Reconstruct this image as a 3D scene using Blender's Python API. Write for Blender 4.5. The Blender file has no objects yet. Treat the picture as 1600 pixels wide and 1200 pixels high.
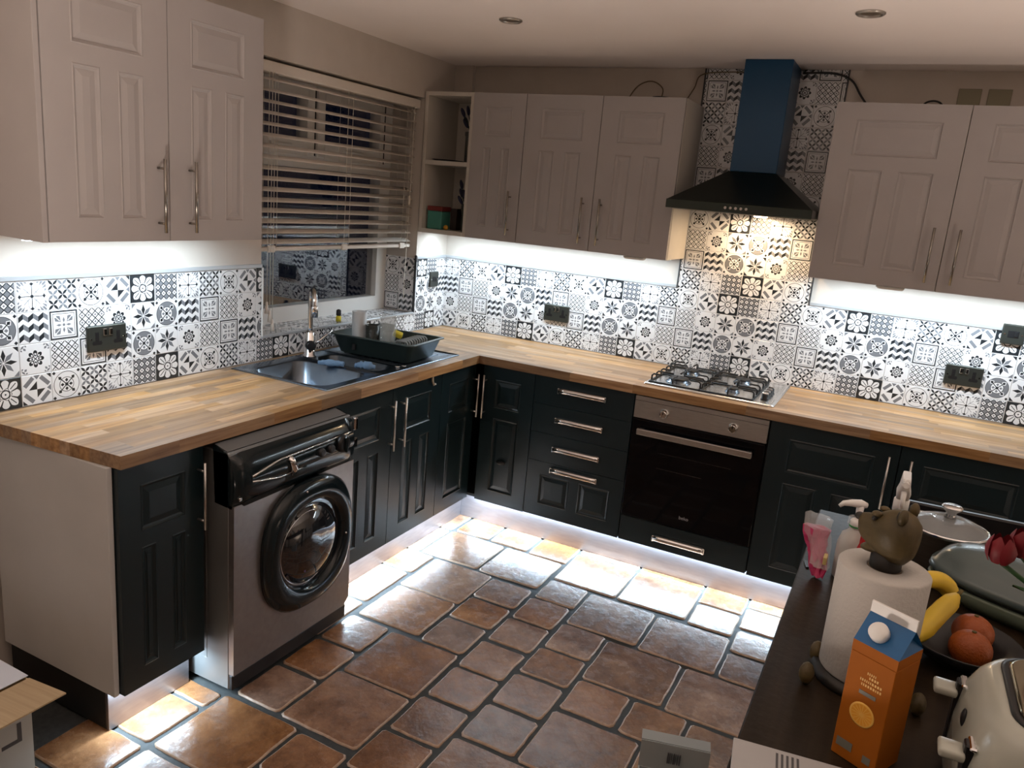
import bpy, bmesh, math, random
import numpy as np
from mathutils import Vector, Matrix

random.seed(7)
scene = bpy.context.scene
COL = scene.collection
PI = math.pi

# ------------------------------------------------------------------ camera
cam_data = bpy.data.cameras.new('camera')
cam = bpy.data.objects.new('camera', cam_data)
COL.objects.link(cam)
cam_data.sensor_width = 36.0
cam_data.lens = 1226.17 / 1600 * 36.0
cam_data.clip_start = 0.02
_r = (0.88656812, 0.45465833, 0.08533921)
_d = (0.18047377, -0.17008118, -0.96876293)
_f = (-0.42594154, 0.87427581, -0.23284245)
cam.matrix_world = Matrix(((_r[0], -_d[0], -_f[0], 2.42907), (_r[1], -_d[1], -_f[1], -3.95915),
                           (_r[2], -_d[2], -_f[2], 1.69406), (0, 0, 0, 1)))
scene.camera = cam

# ------------------------------------------------------------------ world (night outside) and exposure
w = bpy.data.worlds.new('night'); scene.world = w; w.use_nodes = True
w.node_tree.nodes['Background'].inputs[0].default_value = (0.0012, 0.0018, 0.005, 1)
w.node_tree.nodes['Background'].inputs[1].default_value = 1.0
scene.view_settings.view_transform = 'Standard'
scene.view_settings.look = 'None'
scene.view_settings.gamma = 1.0
scene.view_settings.use_curve_mapping = False
scene.view_settings.exposure = 0.0

COOL = (0.74, 0.89, 1.0)
COLD = (0.62, 0.83, 1.0)
WARM = (1.0, 0.83, 0.72)


def area_light(name, loc, sx, sy, power, color, rot=(0, 0, 0), spread=PI):
    ld = bpy.data.lights.new(name, 'AREA')
    ld.shape = 'RECTANGLE'; ld.size = sx; ld.size_y = sy
    ld.energy = power; ld.color = color; ld.spread = spread
    o = bpy.data.objects.new(name, ld); COL.objects.link(o)
    o.location = loc; o.rotation_euler = rot
    return o


UC = 8.0     # watt per metre of under-cabinet strip
KL = 17.0     # watt per metre of plinth strip
area_light('strip_light_sink_wall', (0.17, -2.19, 1.4495), 0.016, 0.74, UC * 0.74, COOL)
area_light('strip_light_hob_wall', (0.72, -0.17, 1.4545), 1.30, 0.016, UC * 1.30, COOL)
area_light('strip_light_right', (2.56, -0.17, 1.4545), 1.00, 0.016, UC * 1.00, COOL)
area_light('plinth_light_sink_run', (0.514, -1.14, 0.1405), 0.010, 1.06, KL * 1.06, COLD)
area_light('plinth_light_end', (0.514, -2.46, 0.1405), 0.010, 0.28, KL * 0.28, COLD)
area_light('plinth_light_hob_run', (1.80, -0.509, 0.1405), 2.44, 0.010, KL * 2.44, COLD)
area_light('hood_lamp_light', (1.76, -0.115, 1.690), 0.06, 0.06, 3.6, (1.0, 0.70, 0.42))
# two fill lamps, added out of view (built further down), shining at the ceiling
FILL_LAMPS = (((1.45, -3.45, 0.312), 29.0), ((3.85, -2.20, 0.312), 21.0))
for _p, _w in FILL_LAMPS:
    area_light('added_fill_light', _p, 0.22, 0.22, _w, WARM, (PI, 0, 0), 2.25)


# ------------------------------------------------------------------ node helpers
class X:
    """A scalar in a shader tree: arithmetic on it adds Math nodes."""
    nt = None

    def __init__(self, s): self.s = s

    @staticmethod
    def op(o, *a):
        n = X.nt.nodes.new('ShaderNodeMath'); n.operation = o
        for i, v in enumerate(a):
            if isinstance(v, X): X.nt.links.new(v.s, n.inputs[i])
            else: n.inputs[i].default_value = float(v)
        return X(n.outputs[0])

    def __add__(self, b): return X.op('ADD', self, b)
    __radd__ = __add__
    def __sub__(self, b): return X.op('SUBTRACT', self, b)
    def __rsub__(self, b): return X.op('SUBTRACT', b, self)
    def __mul__(self, b): return X.op('MULTIPLY', self, b)
    __rmul__ = __mul__
    def __truediv__(self, b): return X.op('DIVIDE', self, b)
    def __lt__(self, b): return X.op('LESS_THAN', self, b)
    def __gt__(self, b): return X.op('GREATER_THAN', self, b)
    def __and__(self, b): return X.op('MULTIPLY', self, b)
    def __or__(self, b): return X.op('MAXIMUM', self, b)
    def __invert__(self): return X.op('SUBTRACT', 1.0, self)


def xabs(a): return X.op('ABSOLUTE', a)
def xmax(a, b): return X.op('MAXIMUM', a, b)
def xmin(a, b): return X.op('MINIMUM', a, b)
def xcos(a): return X.op('COSINE', a)
def xfloor(a): return X.op('FLOOR', a)
def xfract(a): return X.op('FRACT', a)
def xmod2(a): return xabs(X.op('MODULO', a, 2.0))


MATS = {}


def pmat(name, color=(0.8, 0.8, 0.8), rough=0.5, metal=0.0, spec=0.5, coat=0.0, trans=0.0, ior=1.45, alpha=1.0, emit=None, estr=0.0,
         noise=None, bump=0.0, bscale=80.0, sheen=0.0):
    """Principled material; noise=(scale, colour2, stretch) mixes a second colour in by object-space noise."""
    if name in MATS: return MATS[name]
    m = bpy.data.materials.new(name); m.use_nodes = True
    nt = m.node_tree; b = nt.nodes['Principled BSDF']
    b.inputs['Base Color'].default_value = (*color, 1)
    b.inputs['Roughness'].default_value = rough
    b.inputs['Metallic'].default_value = metal
    b.inputs['Specular IOR Level'].default_value = spec
    b.inputs['Coat Weight'].default_value = coat
    b.inputs['Coat Roughness'].default_value = 0.08
    b.inputs['Transmission Weight'].default_value = trans
    b.inputs['IOR'].default_value = ior
    b.inputs['Alpha'].default_value = alpha
    if emit:
        b.inputs['Emission Color'].default_value = (*emit, 1); b.inputs['Emission Strength'].default_value = estr
    tc = nt.nodes.new('ShaderNodeTexCoord')
    if noise:
        sc, c2, st = noise
        mp = nt.nodes.new('ShaderNodeMapping'); mp.inputs['Scale'].default_value = st
        nt.links.new(tc.outputs['Object'], mp.inputs[0])
        n = nt.nodes.new('ShaderNodeTexNoise'); n.inputs['Scale'].default_value = sc; n.inputs['Detail'].default_value = 5
        nt.links.new(mp.outputs[0], n.inputs['Vector'])
        cr = nt.nodes.new('ShaderNodeValToRGB')
        cr.color_ramp.elements[0].position = 0.35; cr.color_ramp.elements[1].position = 0.68
        cr.color_ramp.elements[0].color = (*color, 1); cr.color_ramp.elements[1].color = (*c2, 1)
        nt.links.new(n.outputs[0], cr.inputs[0]); nt.links.new(cr.outputs[0], b.inputs['Base Color'])
    if bump:
        n2 = nt.nodes.new('ShaderNodeTexNoise'); n2.inputs['Scale'].default_value = bscale; n2.inputs['Detail'].default_value = 4
        nt.links.new(tc.outputs['Object'], n2.inputs['Vector'])
        bp = nt.nodes.new('ShaderNodeBump'); bp.inputs['Strength'].default_value = bump; bp.inputs['Distance'].default_value = 0.004
        nt.links.new(n2.outputs[0], bp.inputs['Height']); nt.links.new(bp.outputs[0], b.inputs['Normal'])
    MATS[name] = m
    return m


# ------------------------------------------------------------------ wall tile prints
TW, TM, TD = (0.80, 0.81, 0.83), (0.19, 0.20, 0.22), (0.022, 0.026, 0.03)


def print_masks(kind, u, v):
    au, av = xabs(u), xabs(v)
    mx, mn = xmax(au, av), xmin(au, av)
    p, q = (au + av) * 0.7071, xabs(au - av) * 0.7071
    r = X.op('SQRT', u * u + v * v)
    zero = u * 0.0
    dia = lambda a, ca, wa, b_, wb: (xabs(a - ca) / wa + b_ / wb) < 1.0
    if kind in 'AL':
        arrow = dia(p, 0.66, 0.16, q, 0.13) & (r > 0.5)
        spokes = (q < 0.035) & (r < 0.72)
        pet = dia(mx, 0.30, 0.14, mn, 0.12)
        rings = (xabs(r - 0.9) < 0.02) | (xabs(r - 0.5) < 0.02)
        corner = (xabs(au - 0.87) + xabs(av - 0.87)) < 0.13
        dark = arrow | spokes | rings | (r < 0.12) | corner
        if kind == 'A': return zero, dark | pet
        white = dia(p, 0.66, 0.26, q, 0.2)
        return ((r > 0.5) & (r < 0.9) & ~white) | pet, dark
    if kind == 'B':
        i, j = xfloor(u * 3.06), xfloor(v * 3.06)
        a, b = xfract(u * 3.06) - 0.5, xfract(v * 3.06) - 0.5
        odd = xmod2(i + j) > 0.5
        a2 = a * (1.0 - 2.0 * odd)
        s, t = (a2 + b) * 0.7071, xabs(a2 - b) * 0.7071
        lens = (t < (0.27 - 0.54 * s * s)) & (mx < 0.99)
        m4 = lambda e_: xfract(e_ * 0.25 + 8.01) < 0.1
        diag = (m4(i - j) & ~odd) | (m4(i + j + 1.0) & odd)
        return lens, lens & diag
    if kind == 'C':
        axis = ((mn < 0.025) & (mx < 0.8)) | dia(mx, 0.80, 0.12, mn, 0.13) | (r < 0.11)
        th = X.op('ARCTAN2', v, u)
        petal = 0.62 + 0.24 * xcos(th * 4.0)
        outline = (xabs(r - petal) < 0.022) | ((q < 0.02) & (r < 0.75) & (r > 0.2))
        leaf = (p > 0.92 + 0.1 * xcos(q * 26.0)) & (mx < 0.95) & ~(xabs(xfract(q * 5.5) - 0.5) < 0.13)
        return leaf | outline, axis
    if kind in 'DI':
        s, t = (u + v) * 2.04, (u - v) * 2.04
        i, j = xfloor(s), xfloor(t)
        a, b = xabs(xfract(s) - 0.5), xabs(xfract(t) - 0.5)
        m = xmax(a, b)
        odd = xmod2(i + j) > 0.5
        ins = mx < 0.96
        line = (m > 0.41) & ins
        dot = (m < 0.18) & ~odd & ins
        if kind == 'I': return dot, line
        return (odd & ins) | dot, line
    if kind == 'E':
        th = X.op('ARCTAN2', v, u)
        c4 = xabs(xcos(th * 2.0)); c8 = xabs(xcos(th * 4.0))
        petal = r < (0.60 + 0.34 * X.op('POWER', c8, 0.6) + 0.12 * (1.0 - c4))
        slit = (q < 0.03) & (r > 0.45) & (r < 0.95)
        ring = (xabs(r - 0.27) < 0.04) | (r < 0.06) | (xabs(r - 0.36 - 0.05 * xcos(th * 5.0)) < 0.02)
        between = (xabs(xabs(xcos(th * 4.0))) < 0.28) & (r > 0.40)
        return zero, (~petal) | slit | ring | between
    if kind == 'F':
        neg = (u * v) < 0.0
        cen = ((au + av) < 0.56) & neg
        bars = (p > 0.62) & (p < 0.90) & (q < 0.40)
        cor = ((au + av) > 1.62) & ~neg & (mx < 0.97)
        tips = (mx > 0.66) & (mx < 0.95) & (mn < (mx - 0.66) * 0.75) & ((u + v) > 0.0)
        return bars | tips, cen | cor
    if kind == 'G':
        tr = xabs(xfract(u * 1.5 + 0.5) - 0.5) * 2.0
        ww = v * 1.5 + tr * 0.38
        face = xfract(ww + 0.05) < 0.52
        up = xfract(u * 1.5 + 0.5) < 0.5
        ins = mx < 0.97
        return face & ins, face & up & ins
    if kind == 'H':
        fr = (mx > 0.87) & (mx < 0.97)
        ln = xabs(mx - 0.76) < 0.018
        leaf = dia(p, 0.62, 0.32, q, 0.24) & ~((q < 0.03) & (p > 0.4)) & ~dia(p, 0.82, 0.10, q, 0.08)
        pet = dia(mx, 0.34, 0.2, mn, 0.08) | (r < 0.09)
        return leaf | pet, fr | ln
    if kind == 'J':
        th = X.op('ARCTAN2', v, u)
        c4 = xabs(xcos(th * 4.0))
        pet = (r < 0.40 + 0.18 * c4) & (r > 0.18) & ~((r < 0.38) & (c4 > 0.8) & (r > 0.26)) & (c4 > 0.22)
        cc = (dia(p, 0.98, 0.13, q, 0.09) | dia(p, 1.18, 0.07, q, 0.20) | (xabs(xabs(au - av) - 0.28) + xabs(p - 1.08) < 0.09)) & (mx < 0.96)
        st = (q < 0.03) & (r < 0.16)
        return cc, pet | st
    if kind == 'K':
        ax = dia(mx, 0.46, 0.42, mn, 0.15)
        dg = dia(p, 0.46, 0.42, q, 0.15)
        cor = ((au + av) > 1.58) & (mx < 0.97)
        return dg | cor, ax | (cor & ((u * v) > 0.0))
    return zero, zero


def tile_material(kind):
    name = 'tile_print_' + kind
    if name in MATS: return MATS[name]
    m = bpy.data.materials.new(name); m.use_nodes = True
    nt = m.node_tree; X.nt = nt
    b = nt.nodes['Principled BSDF']; b.inputs['Roughness'].default_value = 0.22
    tc = nt.nodes.new('ShaderNodeTexCoord'); sp = nt.nodes.new('ShaderNodeSeparateXYZ')
    nt.links.new(tc.outputs['Object'], sp.inputs[0])
    u, v = X(sp.outputs[0]) * 20.6, X(sp.outputs[1]) * 20.6
    mid, dark = print_masks(kind, u, v)
    m1 = nt.nodes.new('ShaderNodeMix'); m1.data_type = 'RGBA'
    m1.inputs[6].default_value = (*TW, 1); m1.inputs[7].default_value = (*TM, 1)
    nt.links.new(mid.s, m1.inputs[0])
    m2 = nt.nodes.new('ShaderNodeMix'); m2.data_type = 'RGBA'; m2.inputs[7].default_value = (*TD, 1)
    nt.links.new(dark.s, m2.inputs[0]); nt.links.new(m1.outputs[2], m2.inputs[6])
    nt.links.new(m2.outputs[2], b.inputs['Base Color'])
    MATS[name] = m
    return m


# ------------------------------------------------------------------ mesh builder
class MB:
    def __init__(self): self.bm = bmesh.new(); self.mats = []

    def mi(self, m):
        if m not in self.mats: self.mats.append(m)
        return self.mats.index(m)

    def _fin(self, faces, mat, smooth=False):
        k = self.mi(mat)
        for f in faces: f.material_index = k; f.smooth = smooth

    def box(self, x0, x1, y0, y1, z0, z1, mat, bev=0.0, seg=1, M=None):
        r = bmesh.ops.create_cube(self.bm, size=1.0)
        vs = r['verts']
        for v in vs:
            v.co = Vector(((x0 + x1) / 2 + v.co.x * (x1 - x0), (y0 + y1) / 2 + v.co.y * (y1 - y0), (z0 + z1) / 2 + v.co.z * (z1 - z0)))
        fs = set(f for v in vs for f in v.link_faces)
        if bev > 0:
            es = list(set(e for v in vs for e in v.link_edges))
            rr = bmesh.ops.bevel(self.bm, geom=es, offset=bev, segments=seg, affect='EDGES', profile=0.5)
            vs = set(rr['verts']) | set(v for v in vs if v.is_valid)
            fs = set(f for v in vs for f in v.link_faces)
        if M is not None:
            for v in set(v for f in fs for v in f.verts): v.co = M @ v.co
        self._fin(fs, mat, bev > 0 and seg > 1)
        return self

    def loft(self, rings, mat, close=True, cap0=False, cap1=False, smooth=True):
        vr = [[self.bm.verts.new(p) for p in ring] for ring in rings]
        fs = []
        n = len(vr[0])
        for a, b in zip(vr[:-1], vr[1:]):
            for i in range(n if close else n - 1):
                j = (i + 1) % n
                try: fs.append(self.bm.faces.new((a[i], a[j], b[j], b[i])))
                except ValueError: pass
        caps = []
        if cap0: caps.append(self.bm.faces.new(list(reversed(vr[0]))))
        if cap1: caps.append(self.bm.faces.new(vr[-1]))
        self._fin(fs, mat, smooth); self._fin(caps, mat, False)
        return self

    def lathe(self, prof, mat, n=24, M=None, smooth=True, cap0=True, cap1=True):
        rings = []
        for r, z in prof:
            ring = [Vector((r * math.cos(2 * PI * i / n), r * math.sin(2 * PI * i / n), z)) for i in range(n)]
            rings.append([M @ p for p in ring] if M is not None else ring)
        return self.loft(rings, mat, True, cap0 and prof[0][0] > 1e-6, cap1 and prof[-1][0] > 1e-6, smooth)

    def cyl(self, a, b, r, mat, n=16, r2=None, smooth=True):
        a, b = Vector(a), Vector(b); d = b - a
        M = Matrix.Translation(a) @ d.to_track_quat('Z', 'Y').to_matrix().to_4x4()
        return self.lathe([(r, 0), (r if r2 is None else r2, d.length)], mat, n, M, smooth)

    def tube(self, pts, r, mat, n=8, caps=True):
        pts = [Vector(p) for p in pts]
        rad = r if isinstance(r, (list, tuple)) else [r] * len(pts)
        rings = []; up = None
        for i, p in enumerate(pts):
            t = (pts[min(i + 1, len(pts) - 1)] - pts[max(i - 1, 0)]).normalized()
            if up is None:
                up = Vector((0, 0, 1)) if abs(t.z) < 0.9 else Vector((1, 0, 0))
            s = t.cross(up).normalized(); up = s.cross(t).normalized()
            rings.append([p + rad[i] * (math.cos(2 * PI * k / n) * s + math.sin(2 * PI * k / n) * up) for k in range(n)])
        return self.loft(rings, mat, True, caps, caps)

    def prism(self, poly, axis, a, b, mat, smooth=False):
        """poly in the two other axes (cyclic order), extruded from a to b along axis."""
        def mk(p, h):
            c = [0, 0, 0]; c[axis] = h
            o = [i for i in range(3) if i != axis]
            c[o[0]], c[o[1]] = p
            return Vector(c)
        return self.loft([[mk(p, a) for p in poly], [mk(p, b) for p in poly]], mat, True, True, True, smooth)

    def sphere(self, c, rad, mat, n=16, m=10, M=None):
        rx, ry, rz = rad if isinstance(rad, (list, tuple)) else (rad, rad, rad)
        rings = []
        for j in range(m + 1):
            ph = -PI / 2 + PI * j / m
            cr = max(math.cos(ph), 0.001)
            ring = [Vector((rx * cr * math.cos(2 * PI * i / n), ry * cr * math.sin(2 * PI * i / n), rz * math.sin(ph))) for i in range(n)]
            rings.append([(M @ p if M is not None else p) + Vector(c) for p in ring])
        return self.loft(rings, mat, True, True, True)

    def build(self, name, parent=None, loc=None, rot=None):
        bm = self.bm
        bmesh.ops.recalc_face_normals(bm, faces=bm.faces)
        me = bpy.data.meshes.new(name); bm.to_mesh(me); bm.free()
        for m in self.mats: me.materials.append(m)
        o = bpy.data.objects.new(name, me); COL.objects.link(o)
        if parent is not None: o.parent = parent
        if loc is not None: o.location = loc
        if rot is not None: o.rotation_euler = rot
        return o


def tag(o, label, cat, group=None, kind=None):
    if label: o['label'] = label
    if cat: o['category'] = cat
    if group: o['group'] = group
    if kind: o['kind'] = kind
    return o


def thing(name, label, cat, loc=(0, 0, 0), rz=0.0, group=None):
    o = bpy.data.objects.new(name, None); COL.objects.link(o)
    o.empty_display_size = 0.05
    o.location = loc; o.rotation_euler = (0, 0, rz)
    return tag(o, label, cat, group)


def rrect(cx, cy, hx, hy, rad, n=6):
    pts = []
    for k, (sx, sy) in enumerate(((1, 1), (-1, 1), (-1, -1), (1, -1))):
        for i in range(n + 1):
            a = PI / 2 * k + PI / 2 * i / n
            pts.append((cx + sx * (hx - rad) + rad * math.cos(a), cy + sy * (hy - rad) + rad * math.sin(a)))
    return pts


# ------------------------------------------------------------------ shared materials
PAINT = pmat('wall_paint', (0.62, 0.565, 0.51), 0.75, noise=(9, (0.59, 0.535, 0.48), (1, 1, 1)))
CEIL = pmat('ceiling_paint', (0.90, 0.83, 0.79), 0.85, noise=(4, (0.88, 0.81, 0.77), (1, 1, 1)))
GROUT = pmat('tile_grout', (0.66, 0.67, 0.69), 0.7, noise=(40, (0.60, 0.61, 0.63), (1, 1, 1)))
TRIMG = pmat('trim_grey', (0.52, 0.55, 0.58), 0.35, 0.4)
UNIT = pmat('unit_cream', (0.40, 0.374, 0.366), 0.42, noise=(6, (0.38, 0.355, 0.348), (1, 1, 1)))
CARC = pmat('carcass_white', (0.58, 0.545, 0.49), 0.5, noise=(8, (0.555, 0.52, 0.465), (1, 1, 1)))
SLATE = pmat('slate_door', (0.0055, 0.0150, 0.0190), 0.33, spec=0.6, noise=(5, (0.007, 0.0175, 0.0215), (1, 1, 1)))
DCARC = pmat('dark_carcass', (0.012, 0.014, 0.015), 0.6)
ENDP = pmat('end_panel_white', (0.60, 0.60, 0.59), 0.5, noise=(5, (0.56, 0.56, 0.55), (1, 1, 1)))
STEEL = pmat('brushed_steel', (0.58, 0.57, 0.55), 0.32, 1.0, noise=(30, (0.50, 0.49, 0.47), (1, 1, 12)))
STEELD = pmat('sink_steel', (0.22, 0.265, 0.32), 0.26, 1.0, noise=(20, (0.19, 0.23, 0.28), (1, 1, 1)))
CHROME = pmat('chrome', (0.80, 0.80, 0.80), 0.08, 1.0)
NICKEL = pmat('nickel_handle', (0.34, 0.32, 0.29), 0.25, 1.0)
BLACK = pmat('black_plastic', (0.010, 0.010, 0.011), 0.35)
BLACKM = pmat('black_iron', (0.010, 0.010, 0.010), 0.5)
BLACKG = pmat('black_glass', (0.003, 0.003, 0.004), 0.06, spec=0.22)
WHITEP = pmat('white_plastic', (0.80, 0.80, 0.78), 0.35)
PVC = pmat('window_pvc', (0.80, 0.79, 0.76), 0.35)
SLAT = pmat('blind_slat', (0.76, 0.70, 0.63), 0.45)
CORD = pmat('blind_cord', (0.72, 0.68, 0.60), 0.8)
GLASSW = pmat('window_glass', (1, 1, 1), 0.0, trans=1.0, ior=1.52)
LEDE = pmat('led_diffuser', (0.9, 0.9, 0.9), 0.5, emit=COOL, estr=6.0)
PLINTH = pmat('plinth_aluminium', (0.34, 0.32, 0.34), 0.36, 0.9, noise=(14, (0.30, 0.28, 0.30), (1, 1, 6)))

# ------------------------------------------------------------------ room shell
H = 2.36; XR = 4.3; YB = -5.8


def struct(mb, name):
    o = mb.build(name); o['kind'] = 'structure'; return o


WY0, WY1, WZ0, WZ1, WD = -1.47, -0.31, 1.012, 2.15, -0.20      # window recess
mb = MB()
mb.box(-0.32, 0, YB - 0.1, WY0, -0.1, H, PAINT).box(-0.32, 0, WY1, 0.12, -0.1, H, PAINT)
mb.box(-0.32, 0, WY0, WY1, -0.1, WZ0 - 0.004, PAINT).box(-0.32, 0, WY0, WY1, WZ1, H, PAINT)
wall_left = struct(mb, 'wall_left')
wall_back = struct(MB().box(0, XR, 0, 0.12, -0.1, H, PAINT), 'wall_back')
struct(MB().box(XR, XR + 0.12, YB - 0.1, 0.12, -0.1, H, PAINT), 'wall_right')
struct(MB().box(0, XR, YB - 0.1, YB, -0.1, H, PAINT), 'wall_front')
struct(MB().box(-0.32, XR + 0.12, YB - 0.1, 0.12, H, H + 0.1, CEIL), 'ceiling')
struct(MB().box(0.0, 0.115, -0.03, 0.0, 2.19, H, PAINT), 'trim_1')          # boxed-in pipe above the open shelves

# ------------------------------------------------------------------ wall tiles
SEQ = ['FABCDE', 'JIHGLK', 'GHIJKL', 'CBAFED']
TILE_ME = {}


def tile_mesh(kind, x0=-0.05, x1=0.05, y0=-0.05, y1=0.05):
    key = (kind, round(x0, 4), round(x1, 4), round(y0, 4), round(y1, 4))
    if key in TILE_ME: return TILE_ME[key]
    g = 0.0007; c = 0.0012; t = 0.004
    a, b, e, f = x0 + g, x1 - g, y0 + g, y1 - g
    v = [(a, e, 0), (b, e, 0), (b, f, 0), (a, f, 0), (a, e, t - c), (b, e, t - c), (b, f, t - c), (a, f, t - c),
         (a + c, e + c, t), (b - c, e + c, t), (b - c, f - c, t), (a + c, f - c, t)]
    fc = [(8, 9, 10, 11)]
    for i in range(4):
        j = (i + 1) % 4
        fc += [(i, j, 4 + j, 4 + i), (4 + i, 4 + j, 8 + j, 8 + i)]
    me = bpy.data.meshes.new('tile'); me.from_pydata(v, [], fc); me.update()
    me.materials.append(tile_material(kind))
    TILE_ME[key] = me
    return me


def put_tile(kind, parent, M, clip=(-0.05, 0.05, -0.05, 0.05)):
    o = bpy.data.objects.new('tile', tile_mesh(kind, *clip)); COL.objects.link(o)
    o.parent = parent; o.matrix_local = M
    return o


R_BACK = Matrix(((1, 0, 0, 0), (0, 0, -1, 0), (0, 1, 0, 0), (0, 0, 0, 1)))       # local x->+x, y->z, normal -> -y
R_LEFT = Matrix(((0, 0, 1, 0), (1, 0, 0, 0), (0, 1, 0, 0), (0, 0, 0, 1)))        # local x->+y, y->z, normal -> +x
Z0 = 0.91


def kind_at(col, row): return SEQ[row % 4][col % 6]


for c in range(0, 32):
    for r in range(4):
        put_tile(kind_at(c, r), wall_back, Matrix.Translation((0.1 * c + 0.05, 0, Z0 + 0.1 * r + 0.05)) @ R_BACK)
PX0, PX1 = 1.387, 2.022
for c in range(13, 21):
    for r in range(4, 15):
        lo, hi = -0.05, 0.05
        xc = 0.1 * c + 0.05
        lo = max(lo, PX0 - xc); hi = min(hi, PX1 - xc)
        top = min(0.05, H - (Z0 + 0.1 * r + 0.05))
        if hi - lo < 0.004 or top < -0.045: continue
        put_tile(kind_at(c, r), wall_back, Matrix.Translation((xc, 0, Z0 + 0.1 * r + 0.05)) @ R_BACK, (lo, hi, -0.05, top))
for k in range(-27, 0):
    yc = 0.1 * k + 0.05
    for r in range(4):
        clip = [-0.05, 0.05, -0.05, 0.05]
        if r > 0:
            if yc - 0.05 >= WY0 - 0.002 and yc + 0.05 <= WY1 + 0.002: continue
            if yc < -1.0 and yc + 0.05 > WY0: clip[1] = WY0 - yc
            if yc > -1.0 and yc - 0.05 < WY1: clip[0] = WY1 - yc
        if clip[1] - clip[0] < 0.006: continue
        put_tile(kind_at(k + 1, r), wall_left, Matrix.Translation((0, yc, Z0 + 0.1 * r + 0.05)) @ R_LEFT, tuple(clip))
# window reveal (right cheek) and sill
R_REV = Matrix(((1, 0, 0, 0), (0, 0, -1, 0), (0, 1, 0, 0), (0, 0, 0, 1)))
for i in range(2):
    for r in range(3):
        put_tile([['H', 'G'], ['I', 'J'], ['A', 'F']][r][i], wall_left, Matrix.Translation((-0.15 + 0.1 * i, WY1, 1.015 + 0.1 * r + 0.05)) @ R_REV)
R_SILL = Matrix(((0, -1, 0, 0), (1, 0, 0, 0), (0, 0, 1, 0), (0, 0, 0, 1)))
for i in range(12):
    for j in range(2):
        yc = WY0 + 0.1 * i + 0.05
        hi = min(0.05, WY1 - yc)
        if hi < -0.045: continue
        put_tile(kind_at(i + j * 3, 3 - j), wall_left, Matrix.Translation((-0.055 - 0.1 * j, yc, WZ0 - 0.004)) @ R_SILL, (-0.05, hi, -0.05, 0.05))

# tile edge trims
n_trim = [1]


def trim(x0, x1, y0, y1, z0, z1, m=TRIMG, bev=0.002):
    n_trim[0] += 1
    return struct(MB().box(x0, x1, y0, y1, z0, z1, m, bev), 'trim_%d' % n_trim[0])


TT = 1.31
trim(0.0, 0.009, -2.70, WY0, TT, TT + 0.016)
trim(0.0, 0.009, WY1, -0.010, TT, TT + 0.016)
trim(0.0, PX0 - 0.006, -0.009, 0.0, TT, TT + 0.016)
trim(PX1 + 0.006, 3.2, -0.009, 0.0, TT, TT + 0.016)
DTRIM = pmat('trim_dark', (0.05, 0.055, 0.06), 0.4)
trim(PX0 - 0.006, PX0, -0.008, 0.0, TT, H, DTRIM, 0.0)
trim(PX1, PX1 + 0.006, -0.008, 0.0, TT, H, DTRIM, 0.0)
trim(0.0, 0.009, WY0, WY0 + 0.006, WZ0, TT, WHITEP, 0.001)
trim(-0.006, 0.008, WY1 - 0.008, WY1, WZ0, TT + 0.02, DTRIM, 0.002)
trim(-0.006, 0.010, WY0, WY1 - 0.008, WZ0 - 0.006, WZ0 + 0.006, TRIMG, 0.002)

# ------------------------------------------------------------------ window
win = thing('window_1', None, None); win['kind'] = 'structure'
FX0, FX1 = -0.27, WD
mb = MB()
yl, yr, zb, zt = WY0, WY1, WZ0, WZ1
mb.box(FX0, FX1, yl, yl + 0.075, zb, zt, PVC).box(FX0, FX1, yr - 0.088, yr, zb, zt, PVC)
mb.box(FX0, FX1, yl + 0.075, yr - 0.088, zb, zb + 0.075, PVC).box(FX0, FX1, yl + 0.075, yr - 0.088, zt - 0.05, zt, PVC)
mb.box(FX0, FX1, yl + 0.075, yr - 0.088, 1.735, 1.800, PVC)             # transom
mb.box(FX0, FX1, -0.965, -0.905, 1.800, zt - 0.05, PVC)                 # mullion
mb.build('frame', win)
for (a, b) in ((yl + 0.060, -0.945), (-0.925, yr - 0.075)):
    m2 = MB(); s = 0.052; x0, x1 = FX0 + 0.01, FX1 + 0.018
    m2.box(x0, x1, a, a + s, 1.790, 2.115, PVC, 0.004).box(x0, x1, b - s, b, 1.790, 2.115, PVC, 0.004)
    m2.box(x0, x1 - 0.001, a + s, b - s, 1.790, 1.790 + s + 0.015, PVC).box(x0, x1 - 0.001, a + s, b - s, 2.115 - s - 0.010, 2.115, PVC)
    sash = m2.build('sash', win)
    MB().box(-0.236, -0.230, a + 0.04, b - 0.04, 1.84, 2.07, GLASSW).build('pane', sash)
    MB().box(FX1 + 0.016, FX1 + 0.030, (a + b) / 2 - 0.07, (a + b) / 2 + 0.07, 1.822, 1.838, WHITEP, 0.004).build('stay', sash)
for y_ in (-0.948, -0.404, -1.405): MB().box(FX1 + 0.0175, FX1 + 0.0205, y_ - 0.003, y_ + 0.003, 1.795, 2.095, BLACK).build('seal', win)
MB().box(-0.236, -0.230, yl + 0.06, yr - 0.07, zb + 0.06, 1.75, GLASSW).build('pane', win)

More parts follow.
